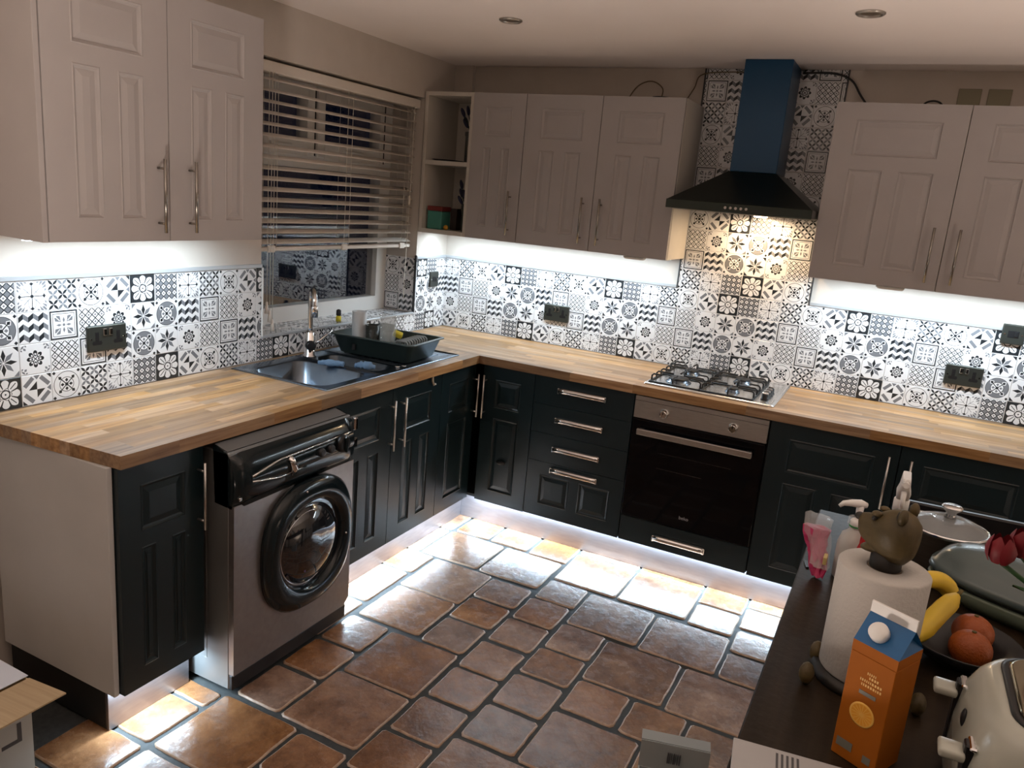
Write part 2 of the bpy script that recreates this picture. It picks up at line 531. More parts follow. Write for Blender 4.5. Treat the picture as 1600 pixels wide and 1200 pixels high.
# ------------------------------------------------------------------ venetian blind
bl = thing('venetian_blind', 'cream slatted venetian blind hanging in the window recess', 'blind', (0, 0, 0))
BX, BY0, BY1 = -0.055, WY0 + 0.012, WY1 - 0.012
MB().box(BX - 0.035, BX + 0.038, BY0, BY1, 2.095, 2.138, SLAT, 0.003).build('headrail', bl)
MB().box(BX - 0.024, BX + 0.026, BY0 + 0.01, BY1 - 0.01, 1.372, 1.390, SLAT, 0.004).build('bottom_rail', bl)
sl = None
NS = 16
for i in range(NS):
    z = 1.412 + i * (2.075 - 1.412) / (NS - 1)
    if sl is None:
        m2 = MB()
        a = math.radians(-19); L = (BY0 + 0.01, BY1 - 0.01)
        prof = []
        for k in range(7):
            s = -0.025 + 0.05 * k / 6; cz = 0.003 * (1 - (s / 0.025) ** 2)
            prof.append((s, cz + 0.0012))
        prof += [(s, c - 0.0024) for s, c in reversed(prof)]
        prof = [(s * math.cos(a) - c * math.sin(a), s * math.sin(a) + c * math.cos(a)) for s, c in prof]
        m2.loft([[Vector((p[0], L[0], p[1])) for p in prof], [Vector((p[0], L[1], p[1])) for p in prof]], SLAT, True, True, True)
        sl = m2.build('slat', bl, (BX, 0, z))
    else:
        o = sl.copy(); COL.objects.link(o); o.parent = bl; o.location = (BX, 0, z)
for y in (-1.385, -0.895, -0.415):
    for dx in (-0.023, 0.024):
        MB().cyl((BX + dx, y, 1.385), (BX + dx, y, 2.10), 0.0011, CORD, 6).build('ladder_cord', bl)
    MB().cyl((BX + 0.028, y + 0.03, 1.385), (BX + 0.028, y + 0.03, 2.10), 0.0011, CORD, 6).build('ladder_cord', bl)
    MB().box(BX + 0.024, BX + 0.032, y - 0.022, y + 0.022, 1.368, 1.398, SLAT, 0.003).build('cord_clip', bl)
o = MB().tube([(BX + 0.045, -0.385, 2.10), (BX + 0.048, -0.39, 1.75), (BX + 0.046, -0.395, 1.45), (BX + 0.045, -0.40, 1.20), (BX + 0.05, -0.405, 1.10)], 0.0016, CORD, 6).build('pull_cord', bl)
MB().cyl((BX + 0.047, -0.394, 1.60), (BX + 0.047, -0.394, 1.645), 0.007, SLAT, 10, 0.005).build('cord_toggle', o)
for k, dy in enumerate((0.0, 0.018, 0.034)):
    zt_ = 1.16 - 0.04 * k
    o = MB().cyl((BX + 0.045, -1.425 + dy, zt_), (BX + 0.045, -1.425 + dy, 2.10), 0.0012, CORD, 6).build('pull_cord', bl)
    MB().cyl((BX + 0.045, -1.425 + dy, zt_ - 0.05), (BX + 0.045, -1.425 + dy, zt_), 0.010, SLAT, 10, 0.004).build('cord_tassel', o)

# ------------------------------------------------------------------ floor
CLAY = bpy.data.materials.new('terracotta_tile'); CLAY.use_nodes = True
nt = CLAY.node_tree; b = nt.nodes['Principled BSDF']
tc = nt.nodes.new('ShaderNodeTexCoord'); oi = nt.nodes.new('ShaderNodeObjectInfo')
n1 = nt.nodes.new('ShaderNodeTexNoise'); n1.inputs['Scale'].default_value = 9; n1.inputs['Detail'].default_value = 10; n1.inputs['Roughness'].default_value = 0.78
n1.noise_dimensions = '4D'
X.nt = nt
nt.links.new((X(oi.outputs['Random']) * 40.0).s, n1.inputs['W'])
nt.links.new(tc.outputs['Object'], n1.inputs['Vector'])
cr = nt.nodes.new('ShaderNodeValToRGB'); e = cr.color_ramp.elements
e[0].position = 0.32; e[0].color = (0.070, 0.032, 0.016, 1); e[1].position = 0.72; e[1].color = (0.35, 0.185, 0.092, 1)
k_ = e.new(0.5); k_.color = (0.195, 0.092, 0.044, 1)
nt.links.new(n1.outputs[0], cr.inputs[0])
hsv = nt.nodes.new('ShaderNodeHueSaturation')
nt.links.new(cr.outputs[0], hsv.inputs['Color'])
nt.links.new((X(oi.outputs['Random']) * 0.4 + 0.78).s, hsv.inputs['Value'])
nt.links.new((X.op('FRACT', X(oi.outputs['Random']) * 7.3) * 0.35 + 0.75).s, hsv.inputs['Saturation'])
nt.links.new(hsv.outputs[0], b.inputs['Base Color'])
b.inputs['Roughness'].default_value = 0.33
b.inputs['Specular IOR Level'].default_value = 0.32
n2 = nt.nodes.new('ShaderNodeTexNoise'); n2.inputs['Scale'].default_value = 22; n2.inputs['Detail'].default_value = 6; n2.inputs['Roughness'].default_value = 0.6
nt.links.new(tc.outputs['Object'], n2.inputs['Vector'])
bpn = nt.nodes.new('ShaderNodeBump'); bpn.inputs['Strength'].default_value = 0.35; bpn.inputs['Distance'].default_value = 0.006
nt.links.new(n2.outputs[0], bpn.inputs['Height']); nt.links.new(bpn.outputs[0], b.inputs['Normal'])
nt.links.new((X(n2.outputs[0]) * 0.3 + 0.11).s, b.inputs['Roughness'])
CLAYE = pmat('terracotta_worn_lit_edge', (0.46, 0.33, 0.24), 0.35, noise=(60, (0.36, 0.23, 0.15), (1, 1, 1)))  # paler bevel: worn clay plus the bright edge highlight, painted into the colour
FGROUT = pmat('floor_grout', (0.030, 0.033, 0.033), 0.8, noise=(60, (0.045, 0.048, 0.047), (1, 1, 1)))
floor = struct(MB().box(-0.1, XR, YB, 0.0, -0.12, -0.007, FGROUT), 'floor')

FT = [(.58, .88, -.70, -.99), (.892, 1.193, -.70, -.992), (.585, .772, -.40, -.682), (.786, .986, -.40, -.682), (1.003, 1.203, -.40, -.692),
      (.40, .568, -.40, -.69), (.40, .566, -.705, -.99), (.40, .662, -1.006, -1.195), (.40, .655, -1.209, -1.52), (.40, .655, -1.535, -1.83),
      (.67, .855, -1.636, -1.829), (.67, .857, -1.845, -2.037), (.67, .855, -2.056, -2.253), (.40, .642, -2.285, -2.360), (.40, .638, -2.372, -2.570),
      (.40, .641, -2.588, -2.78), (.656, .966, -2.275, -2.570), (.656, .966, -2.588, -2.88), (1.216, 1.518, -.548, -.856), (1.216, 1.518, -.40, -.534),
      (1.528, 1.835, -.548, -.858), (1.528, 1.835, -.40, -.534), (1.847, 2.040, -.40, -.666), (1.850, 2.036, -.681, -.874), (2.050, 2.25, -.590, -.782),
      (2.050, 2.25, -.40, -.576), (2.052, 2.25, -.806, -.986), (2.052, 2.25, -1.008, -1.196), (1.935, 2.240, -1.213, -1.512), (1.732, 2.038, -.898, -1.192),
      (1.416, 1.718, -.886, -1.176), (1.214, 1.400, -.872, -1.058), (1.210, 1.392, -1.072, -1.267), (1.206, 1.392, -1.283, -1.472), (1.201, 1.386, -1.496, -1.690),
      (1.199, 1.385, -1.704, -1.895), (1.196, 1.384, -1.916, -2.110), (1.187, 1.38, -2.128, -2.322), (.990, 1.190, -1.026, -1.211), (.991, 1.187, -1.230, -1.413),
      (.994, 1.182, -1.429, -1.626), (1.414, 1.601, -1.192, -1.390), (1.407, 1.600, -1.406, -1.593), (1.406, 1.597, -1.614, -1.804), (1.405, 1.600, -1.827, -2.015),
      (1.618, 1.919, -1.208, -1.501), (1.620, 1.815, -1.515, -1.706), (1.835, 2.025, -1.522, -1.712), (2.038, 2.235, -1.533, -1.715), (1.613, 1.919, -1.731, -2.022),
      (.876, 1.180, -1.645, -1.948), (.870, 1.176, -1.960, -2.258), (.979, 1.173, -2.287, -2.47), (.676, .979, -1.010, -1.312), (.682, .974, -1.323, -1.615),
      (1.40, 1.70, -2.035, -2.335), (1.932, 2.235, -1.732, -2.022), (1.715, 1.912, -2.04, -2.235)]
occ = np.zeros((440, 460), bool)          # 1 cm cells, x from -0.1, y from -0.4 down


def cells(t, g=0.0):
    return (max(int(round((t[0] - g + 0.1) * 100)), 0), int(round((t[1] + g + 0.1) * 100)), max(int(round((-t[2] - g - 0.4) * 100)), 0), int(round((-t[3] + g - 0.4) * 100)))


for t in FT:
    a, c, d, e_ = cells(t); occ[a:c, d:e_] = True
n_fix = len(FT)
rng = random.Random(3)
for yi in range(0, 375, 2):
    for xi in range(12, 350, 2):
        if occ[xi, yi] or len(FT) >= 290: continue
        for s in ((0.298, 0.298), (0.19, 0.19)) if rng.random() < 0.4 else ((0.19, 0.19),):
            x0, y0 = xi * 0.01 - 0.1, -0.4 - yi * 0.01
            t = (x0, x0 + s[0], y0, y0 - s[1])
            a, c, d, e_ = cells(t, 0.012)
            if c > 438 or e_ > 458 or occ[a:c, d:e_].any(): continue
            FT.append(t); a, c, d, e_ = cells(t); occ[a:c, d:e_] = True
            break
for (x0, x1, y0, y1) in FT:
    hx, hy = (x1 - x0) / 2, (y0 - y1) / 2
    def ring(ins, z, jit=0.0):
        pts = []
        n = 5
        ex, ey = hx - ins, hy - ins
        c = 0.010
        base = [(-ex + c, -ey)] + [(-ex + 2 * ex * k / n, -ey) for k in range(1, n)] + [(ex - c, -ey), (ex, -ey + c)] + [(ex, -ey + 2 * ey * k / n) for k in range(1, n)] + [(ex, ey - c), (ex - c, ey)] + \
               [(ex - 2 * ex * k / n, ey) for k in range(1, n)] + [(-ex + c, ey), (-ex, ey - c)] + [(-ex, ey - 2 * ey * k / n) for k in range(1, n)] + [(-ex, -ey + c)]
        return base
    me_b = MB()
    rg = random.Random(int(x0 * 1000) * 7919 + int(-y0 * 1000))
    base = ring(0.0, 0)
    jit = [(rg.uniform(-1, 1) * 0.0022, rg.uniform(-1, 1) * 0.0022) for _ in base]
    tops = ring(0.005, 0)
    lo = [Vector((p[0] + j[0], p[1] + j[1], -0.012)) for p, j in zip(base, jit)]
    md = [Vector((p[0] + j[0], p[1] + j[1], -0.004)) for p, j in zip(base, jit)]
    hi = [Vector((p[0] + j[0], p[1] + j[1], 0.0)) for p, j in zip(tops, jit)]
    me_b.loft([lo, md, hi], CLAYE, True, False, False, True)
    me_b._fin([me_b.bm.faces.new([v for v in list(me_b.bm.verts)[-len(hi):]])], CLAY, False)
    o = me_b.build('floor_tile', floor, ((x0 + x1) / 2, (y0 + y1) / 2, rg.uniform(-0.001, 0.0)))

# ------------------------------------------------------------------ cabinet doors
def face_frame(mb, W, Hh, T, panels, mat, mould=0.013, deep=0.006):
    """Door slab centred on x, z from 0 to Hh, front at y=-T, back at y=0; panels = (x0,x1,z0,z1) are sunk with a moulded edge and a raised field."""
    xs = sorted({-W / 2, W / 2, *[p[0] for p in panels], *[p[1] for p in panels]})
    zs = sorted({0.0, Hh, *[p[2] for p in panels], *[p[3] for p in panels]})
    bm = mb.bm; cache = {}

    def V(x, y, z):
        k = (round(x, 5), round(y, 5), round(z, 5))
        if k not in cache: cache[k] = bm.verts.new(k)
        return cache[k]
    fs = []
    def inside(x, z): return any(p[0] < x < p[1] and p[2] < z < p[3] for p in panels)
    for a, c in zip(xs[:-1], xs[1:]):
        for d, e_ in zip(zs[:-1], zs[1:]):
            if inside((a + c) / 2, (d + e_) / 2): continue
            fs.append(bm.faces.new((V(a, -T, d), V(c, -T, d), V(c, -T, e_), V(a, -T, e_))))
    for p in panels:
        # subdivide the panel's rim at every grid line it meets
        def rim(ins, y):
            x0, x1, z0, z1 = p[0] + ins, p[1] - ins, p[2] + ins, p[3] - ins
            gx = [v for v in xs if p[0] - 1e-6 <= v <= p[1] + 1e-6]; gz = [v for v in zs if p[2] - 1e-6 <= v <= p[3] + 1e-6]
            fx = lambda v: x0 + (v - p[0]) / (p[1] - p[0]) * (x1 - x0)
            fz = lambda v: z0 + (v - p[2]) / (p[3] - p[2]) * (z1 - z0)
            pts = [(fx(v), z0) for v in gx[:-1]] + [(x1, fz(v)) for v in gz[:-1]] + [(fx(v), z1) for v in reversed(gx[1:])] + [(x0, fz(v)) for v in reversed(gz[1:])]
            return [V(a, y, c) for a, c in pts]
        rings = [rim(0, -T), rim(mould * 0.25, -T - 0.0015), rim(mould * 0.55, -T + deep * 0.6), rim(mould, -T + deep), rim(mould + 0.018, -T + deep * 0.35)]
        for A, B in zip(rings[:-1], rings[1:]):
            n = len(A)
            for i in range(n):
                j = (i + 1) % n
                fs.append(bm.faces.new((A[i], A[j], B[j], B[i])))
        fs.append(bm.faces.new(rings[-1]))
    # sides and back
    L = [(x, 0.0) for x in xs[:-1]] + [(W / 2, z) for z in zs[:-1]] + [(x, Hh) for x in reversed(xs[1:])] + [(-W / 2, z) for z in reversed(zs[1:])]
    n = len(L)
    for i in range(n):
        j = (i + 1) % n
        fs.append(bm.faces.new((V(L[i][0], -T, L[i][1]), V(L[i][0], 0, L[i][1]), V(L[j][0], 0, L[j][1]), V(L[j][0], -T, L[j][1]))))
    fs.append(bm.faces.new([V(x, 0, z) for x, z in L]))
    mb._fin(fs, mat, False)
    return mb


def std_panels(W, Hh, top=0.21, st=0.085, one=False):
    s = st if W > 0.34 else 0.07
    a, c = -W / 2 + s, W / 2 - s
    tz0, tz1 = Hh - top, Hh - 0.065
    z0, z1 = 0.065, Hh - top - 0.05
    if one: return [(a, c, tz0, tz1), (a, c, z0, z1)]
    m = 0.028
    return [(a, c, tz0, tz1), (a, -m, z0, z1), (m, c, z0, z1)]


def bar_handle(parent, x, y, z0, z1, m, r=0.005, off=0.032):
    """Vertical bar handle in the door's own frame; y is the door's front."""
    h = MB()
    h.cyl((x, y - off, z0), (x, y - off, z1), r, m, 12)
    for z in (z0 + 0.028, z1 - 0.028): h.cyl((x, y - off, z), (x, y, z), r * 0.8, m, 10)
    return h.build('handle', parent)


def place_door(parent, name, W, Hh, mat, loc, rz, panels, hx=None, hz=None, hm=NICKEL, T=0.02):
    d = face_frame(MB(), W, Hh, T, panels, mat).build(name, parent, loc, (0, 0, rz))
    if hx is not None: bar_handle(d, hx, -T, hz[0], hz[1], hm)
    return d


G = 0.0015
# ---- wall units -----------------------------------------------------------
WB, WT = 1.460, 2.183
def wall_unit_back(x0, x1, splits, label, name='wall_cabinet'):
    t = thing(name, label, 'cabinet', ((x0 + x1) / 2, -0.15, WB), 0)
    cx = (x0 + x1) / 2
    MB().box(x0 - cx, x1 - cx, -0.158, 0.138, 0, WT - WB, CARC, 0.001).build('carcass', t)
    for (a, c, hs) in splits:
        Wd = c - a - 2 * G
        hx = None
        if hs: hx = (Wd / 2 - 0.045) * hs
        place_door(t, 'door', Wd, WT - WB - 0.002, UNIT, ((a + c) / 2 - cx, -0.160, 0.001), 0, std_panels(Wd, WT - WB - 0.002), hx, (0.033, 0.252))
    return t


wall_unit_back(0.308, 0.607, [(0.308, 0.607, 1)], 'narrow cream wall cabinet beside the open shelves')
wall_unit_back(0.608, 1.400, [(0.608, 1.006, 1), (1.006, 1.400, -1)], 'cream double-door wall cabinet left of the cooker hood')
wall_unit_back(2.032, 3.020, [(2.032, 2.525, 1), (2.525, 3.020, -1)], 'cream double-door wall cabinet right of the cooker hood')
# left wall unit (on the sink wall)
ux0, uy0, uy1 = 0.0, -2.590, -1.797
t = thing('wall_cabinet', 'large cream double-door wall cabinet at the left, beside the window blind', 'cabinet', (0.15, (uy0 + uy1) / 2, WB))
cy = (uy0 + uy1) / 2
MB().box(-0.146, 0.148, uy0 - cy, uy1 - cy, 0, WT - WB + 0.02, CARC, 0.001).build('carcass', t)
MB().box(-0.146, 0.168, uy0 - cy - 0.016, uy0 - cy - 0.0005, 0.0, WT - WB + 0.02, UNIT, 0.001).build('end_panel', t)
for (a, c, hs) in ((uy0, -2.193, 1), (-2.193, uy1, -1)):
    Wd = c - a - 2 * G
    place_door(t, 'door', Wd, WT - WB + 0.018, UNIT, (0.150, (a + c) / 2 - cy, 0.001), PI / 2, std_panels(Wd, WT - WB + 0.018), (Wd / 2 - 0.04 if hs > 0 else -(Wd / 2 - 0.075)) if True else None, (0.028, 0.25))
# open shelf unit
t = thing('open_shelf_unit', 'cream open-fronted shelf unit in the corner, two shelves of ornaments', 'shelf', (0.0, 0.0, WB))
for nm, bx in (('side_panel', (0.012, 0.032)), ('side_panel', (0.288, 0.306))):
    MB().box(bx[0], bx[1], -0.325, -0.012, 0, WT - WB, CARC, 0.001).build(nm, t)
for z0, z1, nm in ((0.0, 0.022, 'bottom_panel'), (0.357, 0.379, 'shelf_board'), (WT - WB - 0.02, WT - WB, 'top_panel')):
    MB().box(0.032, 0.288, -0.325, -0.012, z0, z1, CARC, 0.001).build(nm, t)
MB().box(0.032, 0.288, -0.018, -0.012, 0.022, WT - WB - 0.02, CARC).build('back_panel', t)


# under-cabinet light fittings
def strip_body(x0, x1, y0, y1, z0, z1, label):
    t = thing('light_strip', label, 'light strip', ((x0 + x1) / 2, (y0 + y1) / 2, z0))
    cx, cy = (x0 + x1) / 2, (y0 + y1) / 2
    MB().box(x0 - cx, x1 - cx, y0 - cy, y1 - cy, 0.002, z1 - z0, WHITEP, 0.0008).build('channel', t)
    MB().box(x0 - cx + 0.002, x1 - cx - 0.002, y0 - cy + 0.002, y1 - cy - 0.002, 0.0, 0.002, LEDE).build('diffuser', t)


strip_body(0.158, 0.182, -2.57, -1.81, 1.450, 1.460, 'thin white light strip under the left wall cabinet')
strip_body(0.06, 1.38, -0.182, -0.158, 1.455, 1.460, 'thin white light strip under the cabinets left of the hood')
strip_body(2.05, 3.00, -0.182, -0.158, 1.455, 1.460, 'thin white light strip under the cabinet right of the hood')
strip_body(0.507, 0.521, -1.66, -0.60, 0.141, 0.149, 'plinth light strip under the sink cupboards')
strip_body(0.507, 0.521, -2.60, -2.32, 0.141, 0.149, 'short plinth light strip under the end cupboard')
strip_body(0.57, 3.02, -0.516, -0.502, 0.141, 0.149, 'long plinth light strip under the drawers and oven')
for xc, lb in ((1.235, 'small white light driver under the cabinet left of the hood'), (2.36, 'small white light driver under the cabinet right of the hood')):
    o = MB().loft([[Vector((xc + (p[0]) * s, -0.29 + p[1] * s, z)) for p in rrect(0, 0, 0.055, 0.018, 0.016)] for z, s in ((1.460, 1), (1.452, 1), (1.446, 0.85))], WHITEP, True, True, True).build('light_driver')
    tag(o, lb, 'light driver')

# ---- base units -----------------------------------------------------------
BZ0, BZ1 = 0.150, 0.870
FRX = 0.560                      # carcass front; doors 20 mm proud


def base_unit_sink(y0, y1, doors, label, name='base_cabinet', xb=0.02):
    t = thing(name, label, 'cabinet', (0.29, (y0 + y1) / 2, BZ0)); cy = (y0 + y1) / 2
    m2 = MB()
    # open box: sides, bottom, back
    m2.box(xb - 0.29, FRX - 0.29 - 0.001, y0 - cy + 0.0005, y0 - cy + 0.018, 0, BZ1 - BZ0 - 0.002, DCARC)
    m2.box(xb - 0.29, FRX - 0.29 - 0.001, y1 - cy - 0.018, y1 - cy - 0.0005, 0, BZ1 - BZ0 - 0.002, DCARC)
    m2.box(xb - 0.29, FRX - 0.29 - 0.001, y0 - cy + 0.018, y1 - cy - 0.018, 0, 0.018, DCARC)
    m2.box(xb - 0.29, xb - 0.29 + 0.01, y0 - cy + 0.018, y1 - cy - 0.018, 0.018, BZ1 - BZ0 - 0.002, DCARC)
    m2.build('carcass', t)
    for (a, c, hs, one) in doors:
        Wd = c - a - 2 * G
        hx = None if hs is None else (Wd / 2 - 0.022) * hs
        place_door(t, 'door', Wd, 0.715, SLATE, (FRX - 0.29, (a + c) / 2 - cy, 0.0), PI / 2, std_panels(Wd, 0.715, one=one), hx, (0.447, 0.668), STEEL)
    return t


t = base_unit_sink(-2.600, -2.300, [(-2.600, -2.300, 1, False)], 'dark slate end cupboard with a white side panel at the left', xb=0.03)
MB().box(0.03 - 0.29, FRX - 0.29, -2.618 + 2.45, -2.601 + 2.45, -0.002, BZ1 - BZ0 - 0.001, ENDP, 0.001).build('end_panel', t)
base_unit_sink(-1.675, -0.906, [(-1.675, -1.296, 1, False), (-1.296, -0.906, -0.42 / 0.52, False)], 'dark slate double cupboard under the sink')
# L-shaped corner cupboard
t = thing('corner_cabinet', 'dark slate L-shaped corner cupboard with a door on each leg', 'cabinet', (0.3, -0.3, BZ0))
m2 = MB()
m2.box(-0.28, 0.26, -0.605, -0.589, 0, 0.718, DCARC).box(-0.28, -0.27, -0.589, 0.28, 0, 0.718, DCARC)
m2.box(-0.27, 0.604, 0.27, 0.28, 0, 0.718, DCARC).box(0.589, 0.604, -0.26, 0.27, 0, 0.718, DCARC).box(-0.27, 0.26, -0.589, 0.27, 0, 0.015, DCARC)
m2.box(0.26, 0.589, -0.26, 0.27, 0, 0.015, DCARC)
m2.build('carcass', t)
place_door(t, 'door', 0.318, 0.715, SLATE, (0.26, -0.445, 0), PI / 2, std_panels(0.318, 0.715, one=True), 0.133, (0.447, 0.668), STEEL)
dd = place_door(t, 'door', 0.282, 0.715, SLATE, (0.463, -0.26, 0), 0, std_panels(0.282, 0.715, one=True), -0.121, (0.447, 0.668), STEEL)
MB().sphere((0.0, -0.032, 0.232), (0.026, 0.014, 0.011), BLACK, 12, 8).build('catch', dd)


def base_unit_hob(x0, x1, label, name='base_cabinet', z1=0.718):
    t = thing(name, label, 'cabinet', ((x0 + x1) / 2, -0.29, BZ0)); hx = (x1 - x0) / 2
    m2 = MB()
    m2.box(-hx + 0.0005, -hx + 0.018, -FRX + 0.291, 0.27, 0, z1, DCARC).box(hx - 0.018, hx - 0.0005, -FRX + 0.291, 0.27, 0, z1, DCARC)
    m2.box(-hx + 0.018, hx - 0.018, -FRX + 0.291, 0.27, 0, 0.016, DCARC).box(-hx + 0.018, hx - 0.018, 0.26, 0.27, 0.016, z1, DCARC)
    m2.build('carcass', t)
    return t


def cup_handle(parent, x, y, z, Wd=0.235, m=CHROME):
    """Chrome D-shaped pull: a wide bowed plate on two feet."""
    h = MB()
    prof = [(-0.000, 0.013), (-0.018, 0.014), (-0.028, 0.008), (-0.030, -0.004), (-0.027, -0.012), (-0.023, -0.012), (-0.025, -0.003), (-0.023, 0.004), (-0.016, 0.008), (0.0, 0.007)]
    n = 8
    rings = []
    for i in range(n + 1):
        s = -Wd / 2 + Wd * i / n
        k = 1.0
        rings.append([Vector((x + s, y + p[0] * k, z + p[1])) for p in prof])
    h.loft(rings, m, True, True, True)
    for s in (-1, 1):
        h.box(x + s * Wd / 2 - 0.006, x + s * Wd / 2 + 0.006, y - 0.026, y, z - 0.016, z + 0.012, m, 0.003)
    return h.build('handle', parent)


# drawers
t = base_unit_hob(0.906, 1.411, 'dark slate four-drawer cabinet with wide chrome pulls')
for z0, z1, hz, pan in ((0.579, 0.716, 0.663, 0), (0.435, 0.577, 0.516, 0), (0.289, 0.433, 0.370, 0), (0.003, 0.287, 0.262, 1)):
    Wd = 0.505 - 2 * G
    pn = [] if not pan else [(-0.182, -0.022, 0.065, 0.220), (0.028, 0.188, 0.065, 0.220)]
    d = face_frame(MB(), Wd, z1 - z0, 0.02, pn, SLATE).build('drawer_front', t, (0, -0.27, z0))
    cup_handle(d, 0.0, -0.02, hz - z0)
# oven housing
t = base_unit_hob(1.412, 2.014, 'dark slate oven housing with a low drawer under the oven')
d = face_frame(MB(), 0.597, 0.122, 0.02, [], SLATE).build('drawer_front', t, (0, -0.27, 0.003))
cup_handle(d, -0.01, -0.02, 0.058)
# built-in oven
ov = thing('built_in_oven', 'stainless and black glass built-in oven below the hob', 'oven', (1.713, -0.3, 0.280))
MB().box(-0.278, 0.278, -0.255, 0.22, 0.002, 0.575, DCARC).build('body', ov)
fas = MB().box(-0.297, 0.297, -0.286, -0.256, 0.478, 0.583, STEEL, 0.002).build('control_panel', ov)
MB().box(-0.297, 0.297, -0.2868, -0.285, 0.560, 0.5615, BLACK).build('seam', fas)
for x in (-0.155, 0.153):
    k_ = MB().lathe([(0.019, 0), (0.021, 0.004), (0.0195, 0.006), (0.017, 0.024), (0.014, 0.026)], CHROME, 24, Matrix.Translation((x, -0.286, 0.521)) @ Matrix.Rotation(PI / 2, 4, 'X')).build('knob', fas)
    MB().box(x - 0.002, x + 0.002, -0.3135, -0.311, 0.521, 0.536, BLACK).build('pointer', fas)
od = MB().box(-0.297, 0.297, -0.290, -0.258, 0.001, 0.475, BLACKG, 0.003).build('door', ov)
MB().box(-0.262, 0.252, -0.330, -0.314, 0.412, 0.440, STEEL, 0.003).box(-0.255, -0.235, -0.316, -0.289, 0.418, 0.434, STEEL).box(0.225, 0.245, -0.316, -0.289, 0.418, 0.434, STEEL).build('handle', od)
IN = pmat('oven_inner_line', (0.06, 0.055, 0.05), 0.3)
MB().box(-0.16, 0.05, -0.2906, -0.2895, 0.262, 0.2635, IN).build('rack_line', od)
MB().box(-0.16, 0.17, -0.2906, -0.2895, 0.335, 0.336, IN).build('rack_line', od)


def text_mesh(body, size, mat, parent, M, name='lettering', ext=0.0002, align='CENTER'):
    c = bpy.data.curves.new('txt', 'FONT'); c.body = body; c.size = size; c.extrude = ext; c.align_x = align; c.align_y = 'CENTER'
    o = bpy.data.objects.new('txt', c); COL.objects.link(o)
    dg = bpy.context.evaluated_depsgraph_get(); dg.update()
    me = bpy.data.meshes.new_from_object(o.evaluated_get(dg))
    bpy.data.objects.remove(o); me.materials.clear(); me.materials.append(mat)
    q = bpy.data.objects.new(name, me); COL.objects.link(q); q.parent = parent; q.matrix_local = M
    return q


FRONT = Matrix(((1, 0, 0, 0), (0, 0, -1, 0), (0, 1, 0, 0), (0, 0, 0, 1)))
SILV = pmat('print_silver', (0.45, 0.45, 0.45), 0.4)
text_mesh('beko', 0.022, SILV, od, Matrix.Translation((-0.002, -0.2905, 0.056)) @ FRONT)
# right-hand cupboards
t = base_unit_hob(2.016, 2.520, 'dark slate cupboard right of the oven')
place_door(t, 'door', 0.501, 0.715, SLATE, (0, -0.27, 0), 0, std_panels(0.501, 0.715), 0.216, (0.447, 0.668), STEEL)
t = base_unit_hob(2.521, 3.020, 'dark slate cupboard at the far right of the run')
place_door(t, 'door', 0.496, 0.715, SLATE, (0, -0.27, 0), 0, std_panels(0.496, 0.715), -0.206, (0.447, 0.668), STEEL)
# plinths
for (bx, lb) in (((0.492, 0.504, -1.66, -0.500), 'brushed metal plinth below the sink cupboards'), ((0.492, 0.504, -2.600, -2.300), 'short brushed metal plinth below the end cupboard'),
                 ((0.492, 3.02, -0.499, -0.487), 'long brushed metal plinth below the drawers and oven')):
    tag(MB().box(bx[0], bx[1], bx[2], bx[3], 0.0, 0.146, PLINTH, 0.001).build('plinth'), lb, 'plinth')
tag(MB().box(0.03, 0.491, -2.600, -2.588, 0.0, 0.146, DCARC, 0.001).build('plinth'), 'black plinth return under the white end panel', 'plinth')

# ------------------------------------------------------------------ worktop of staves
WOOD = bpy.data.materials.new('oak_stave'); WOOD.use_nodes = True
nt = WOOD.node_tree; b = nt.nodes['Principled BSDF']; X.nt = nt
tc = nt.nodes.new('ShaderNodeTexCoord'); oi = nt.nodes.new('ShaderNodeObjectInfo')
mp = nt.nodes.new('ShaderNodeMapping'); mp.inputs['Scale'].default_value = (3.0, 45.0, 45.0)
nt.links.new(tc.outputs['Object'], mp.inputs[0])
n1 = nt.nodes.new('ShaderNodeTexNoise'); n1.noise_dimensions = '4D'; n1.inputs['Scale'].default_value = 1.6; n1.inputs['Detail'].default_value = 6
nt.links.new(mp.outputs[0], n1.inputs['Vector']); nt.links.new((X(oi.outputs['Random']) * 30.0).s, n1.inputs['W'])
cr = nt.nodes.new('ShaderNodeValToRGB'); e = cr.color_ramp.elements
e[0].position = 0.3; e[0].color = (0.235, 0.115, 0.042, 1); e[1].position = 0.75; e[1].color = (0.52, 0.315, 0.145, 1)
nt.links.new(n1.outputs[0], cr.inputs[0])
hsv = nt.nodes.new('ShaderNodeHueSaturation'); nt.links.new(cr.outputs[0], hsv.inputs['Color'])
nt.links.new((X(oi.outputs['Random']) * 0.62 + 0.64).s, hsv.inputs['Value'])
nt.links.new((X.op('FRACT', X(oi.outputs['Random']) * 5.7) * 0.25 + 0.82).s, hsv.inputs['Saturation'])
nt.links.new(hsv.outputs[0], b.inputs['Base Color'])
b.inputs['Roughness'].default_value = 0.38

wt = thing('worktop', 'L-shaped oiled wood worktop of joined staves along both walls', 'worktop', (0.3, -0.3, 0.87))
SX0, SX1, SY0, SY1 = 0.062, 0.512, -1.650, -0.712      # sink cut-out
SWD = 0.0395
rg = random.Random(11)


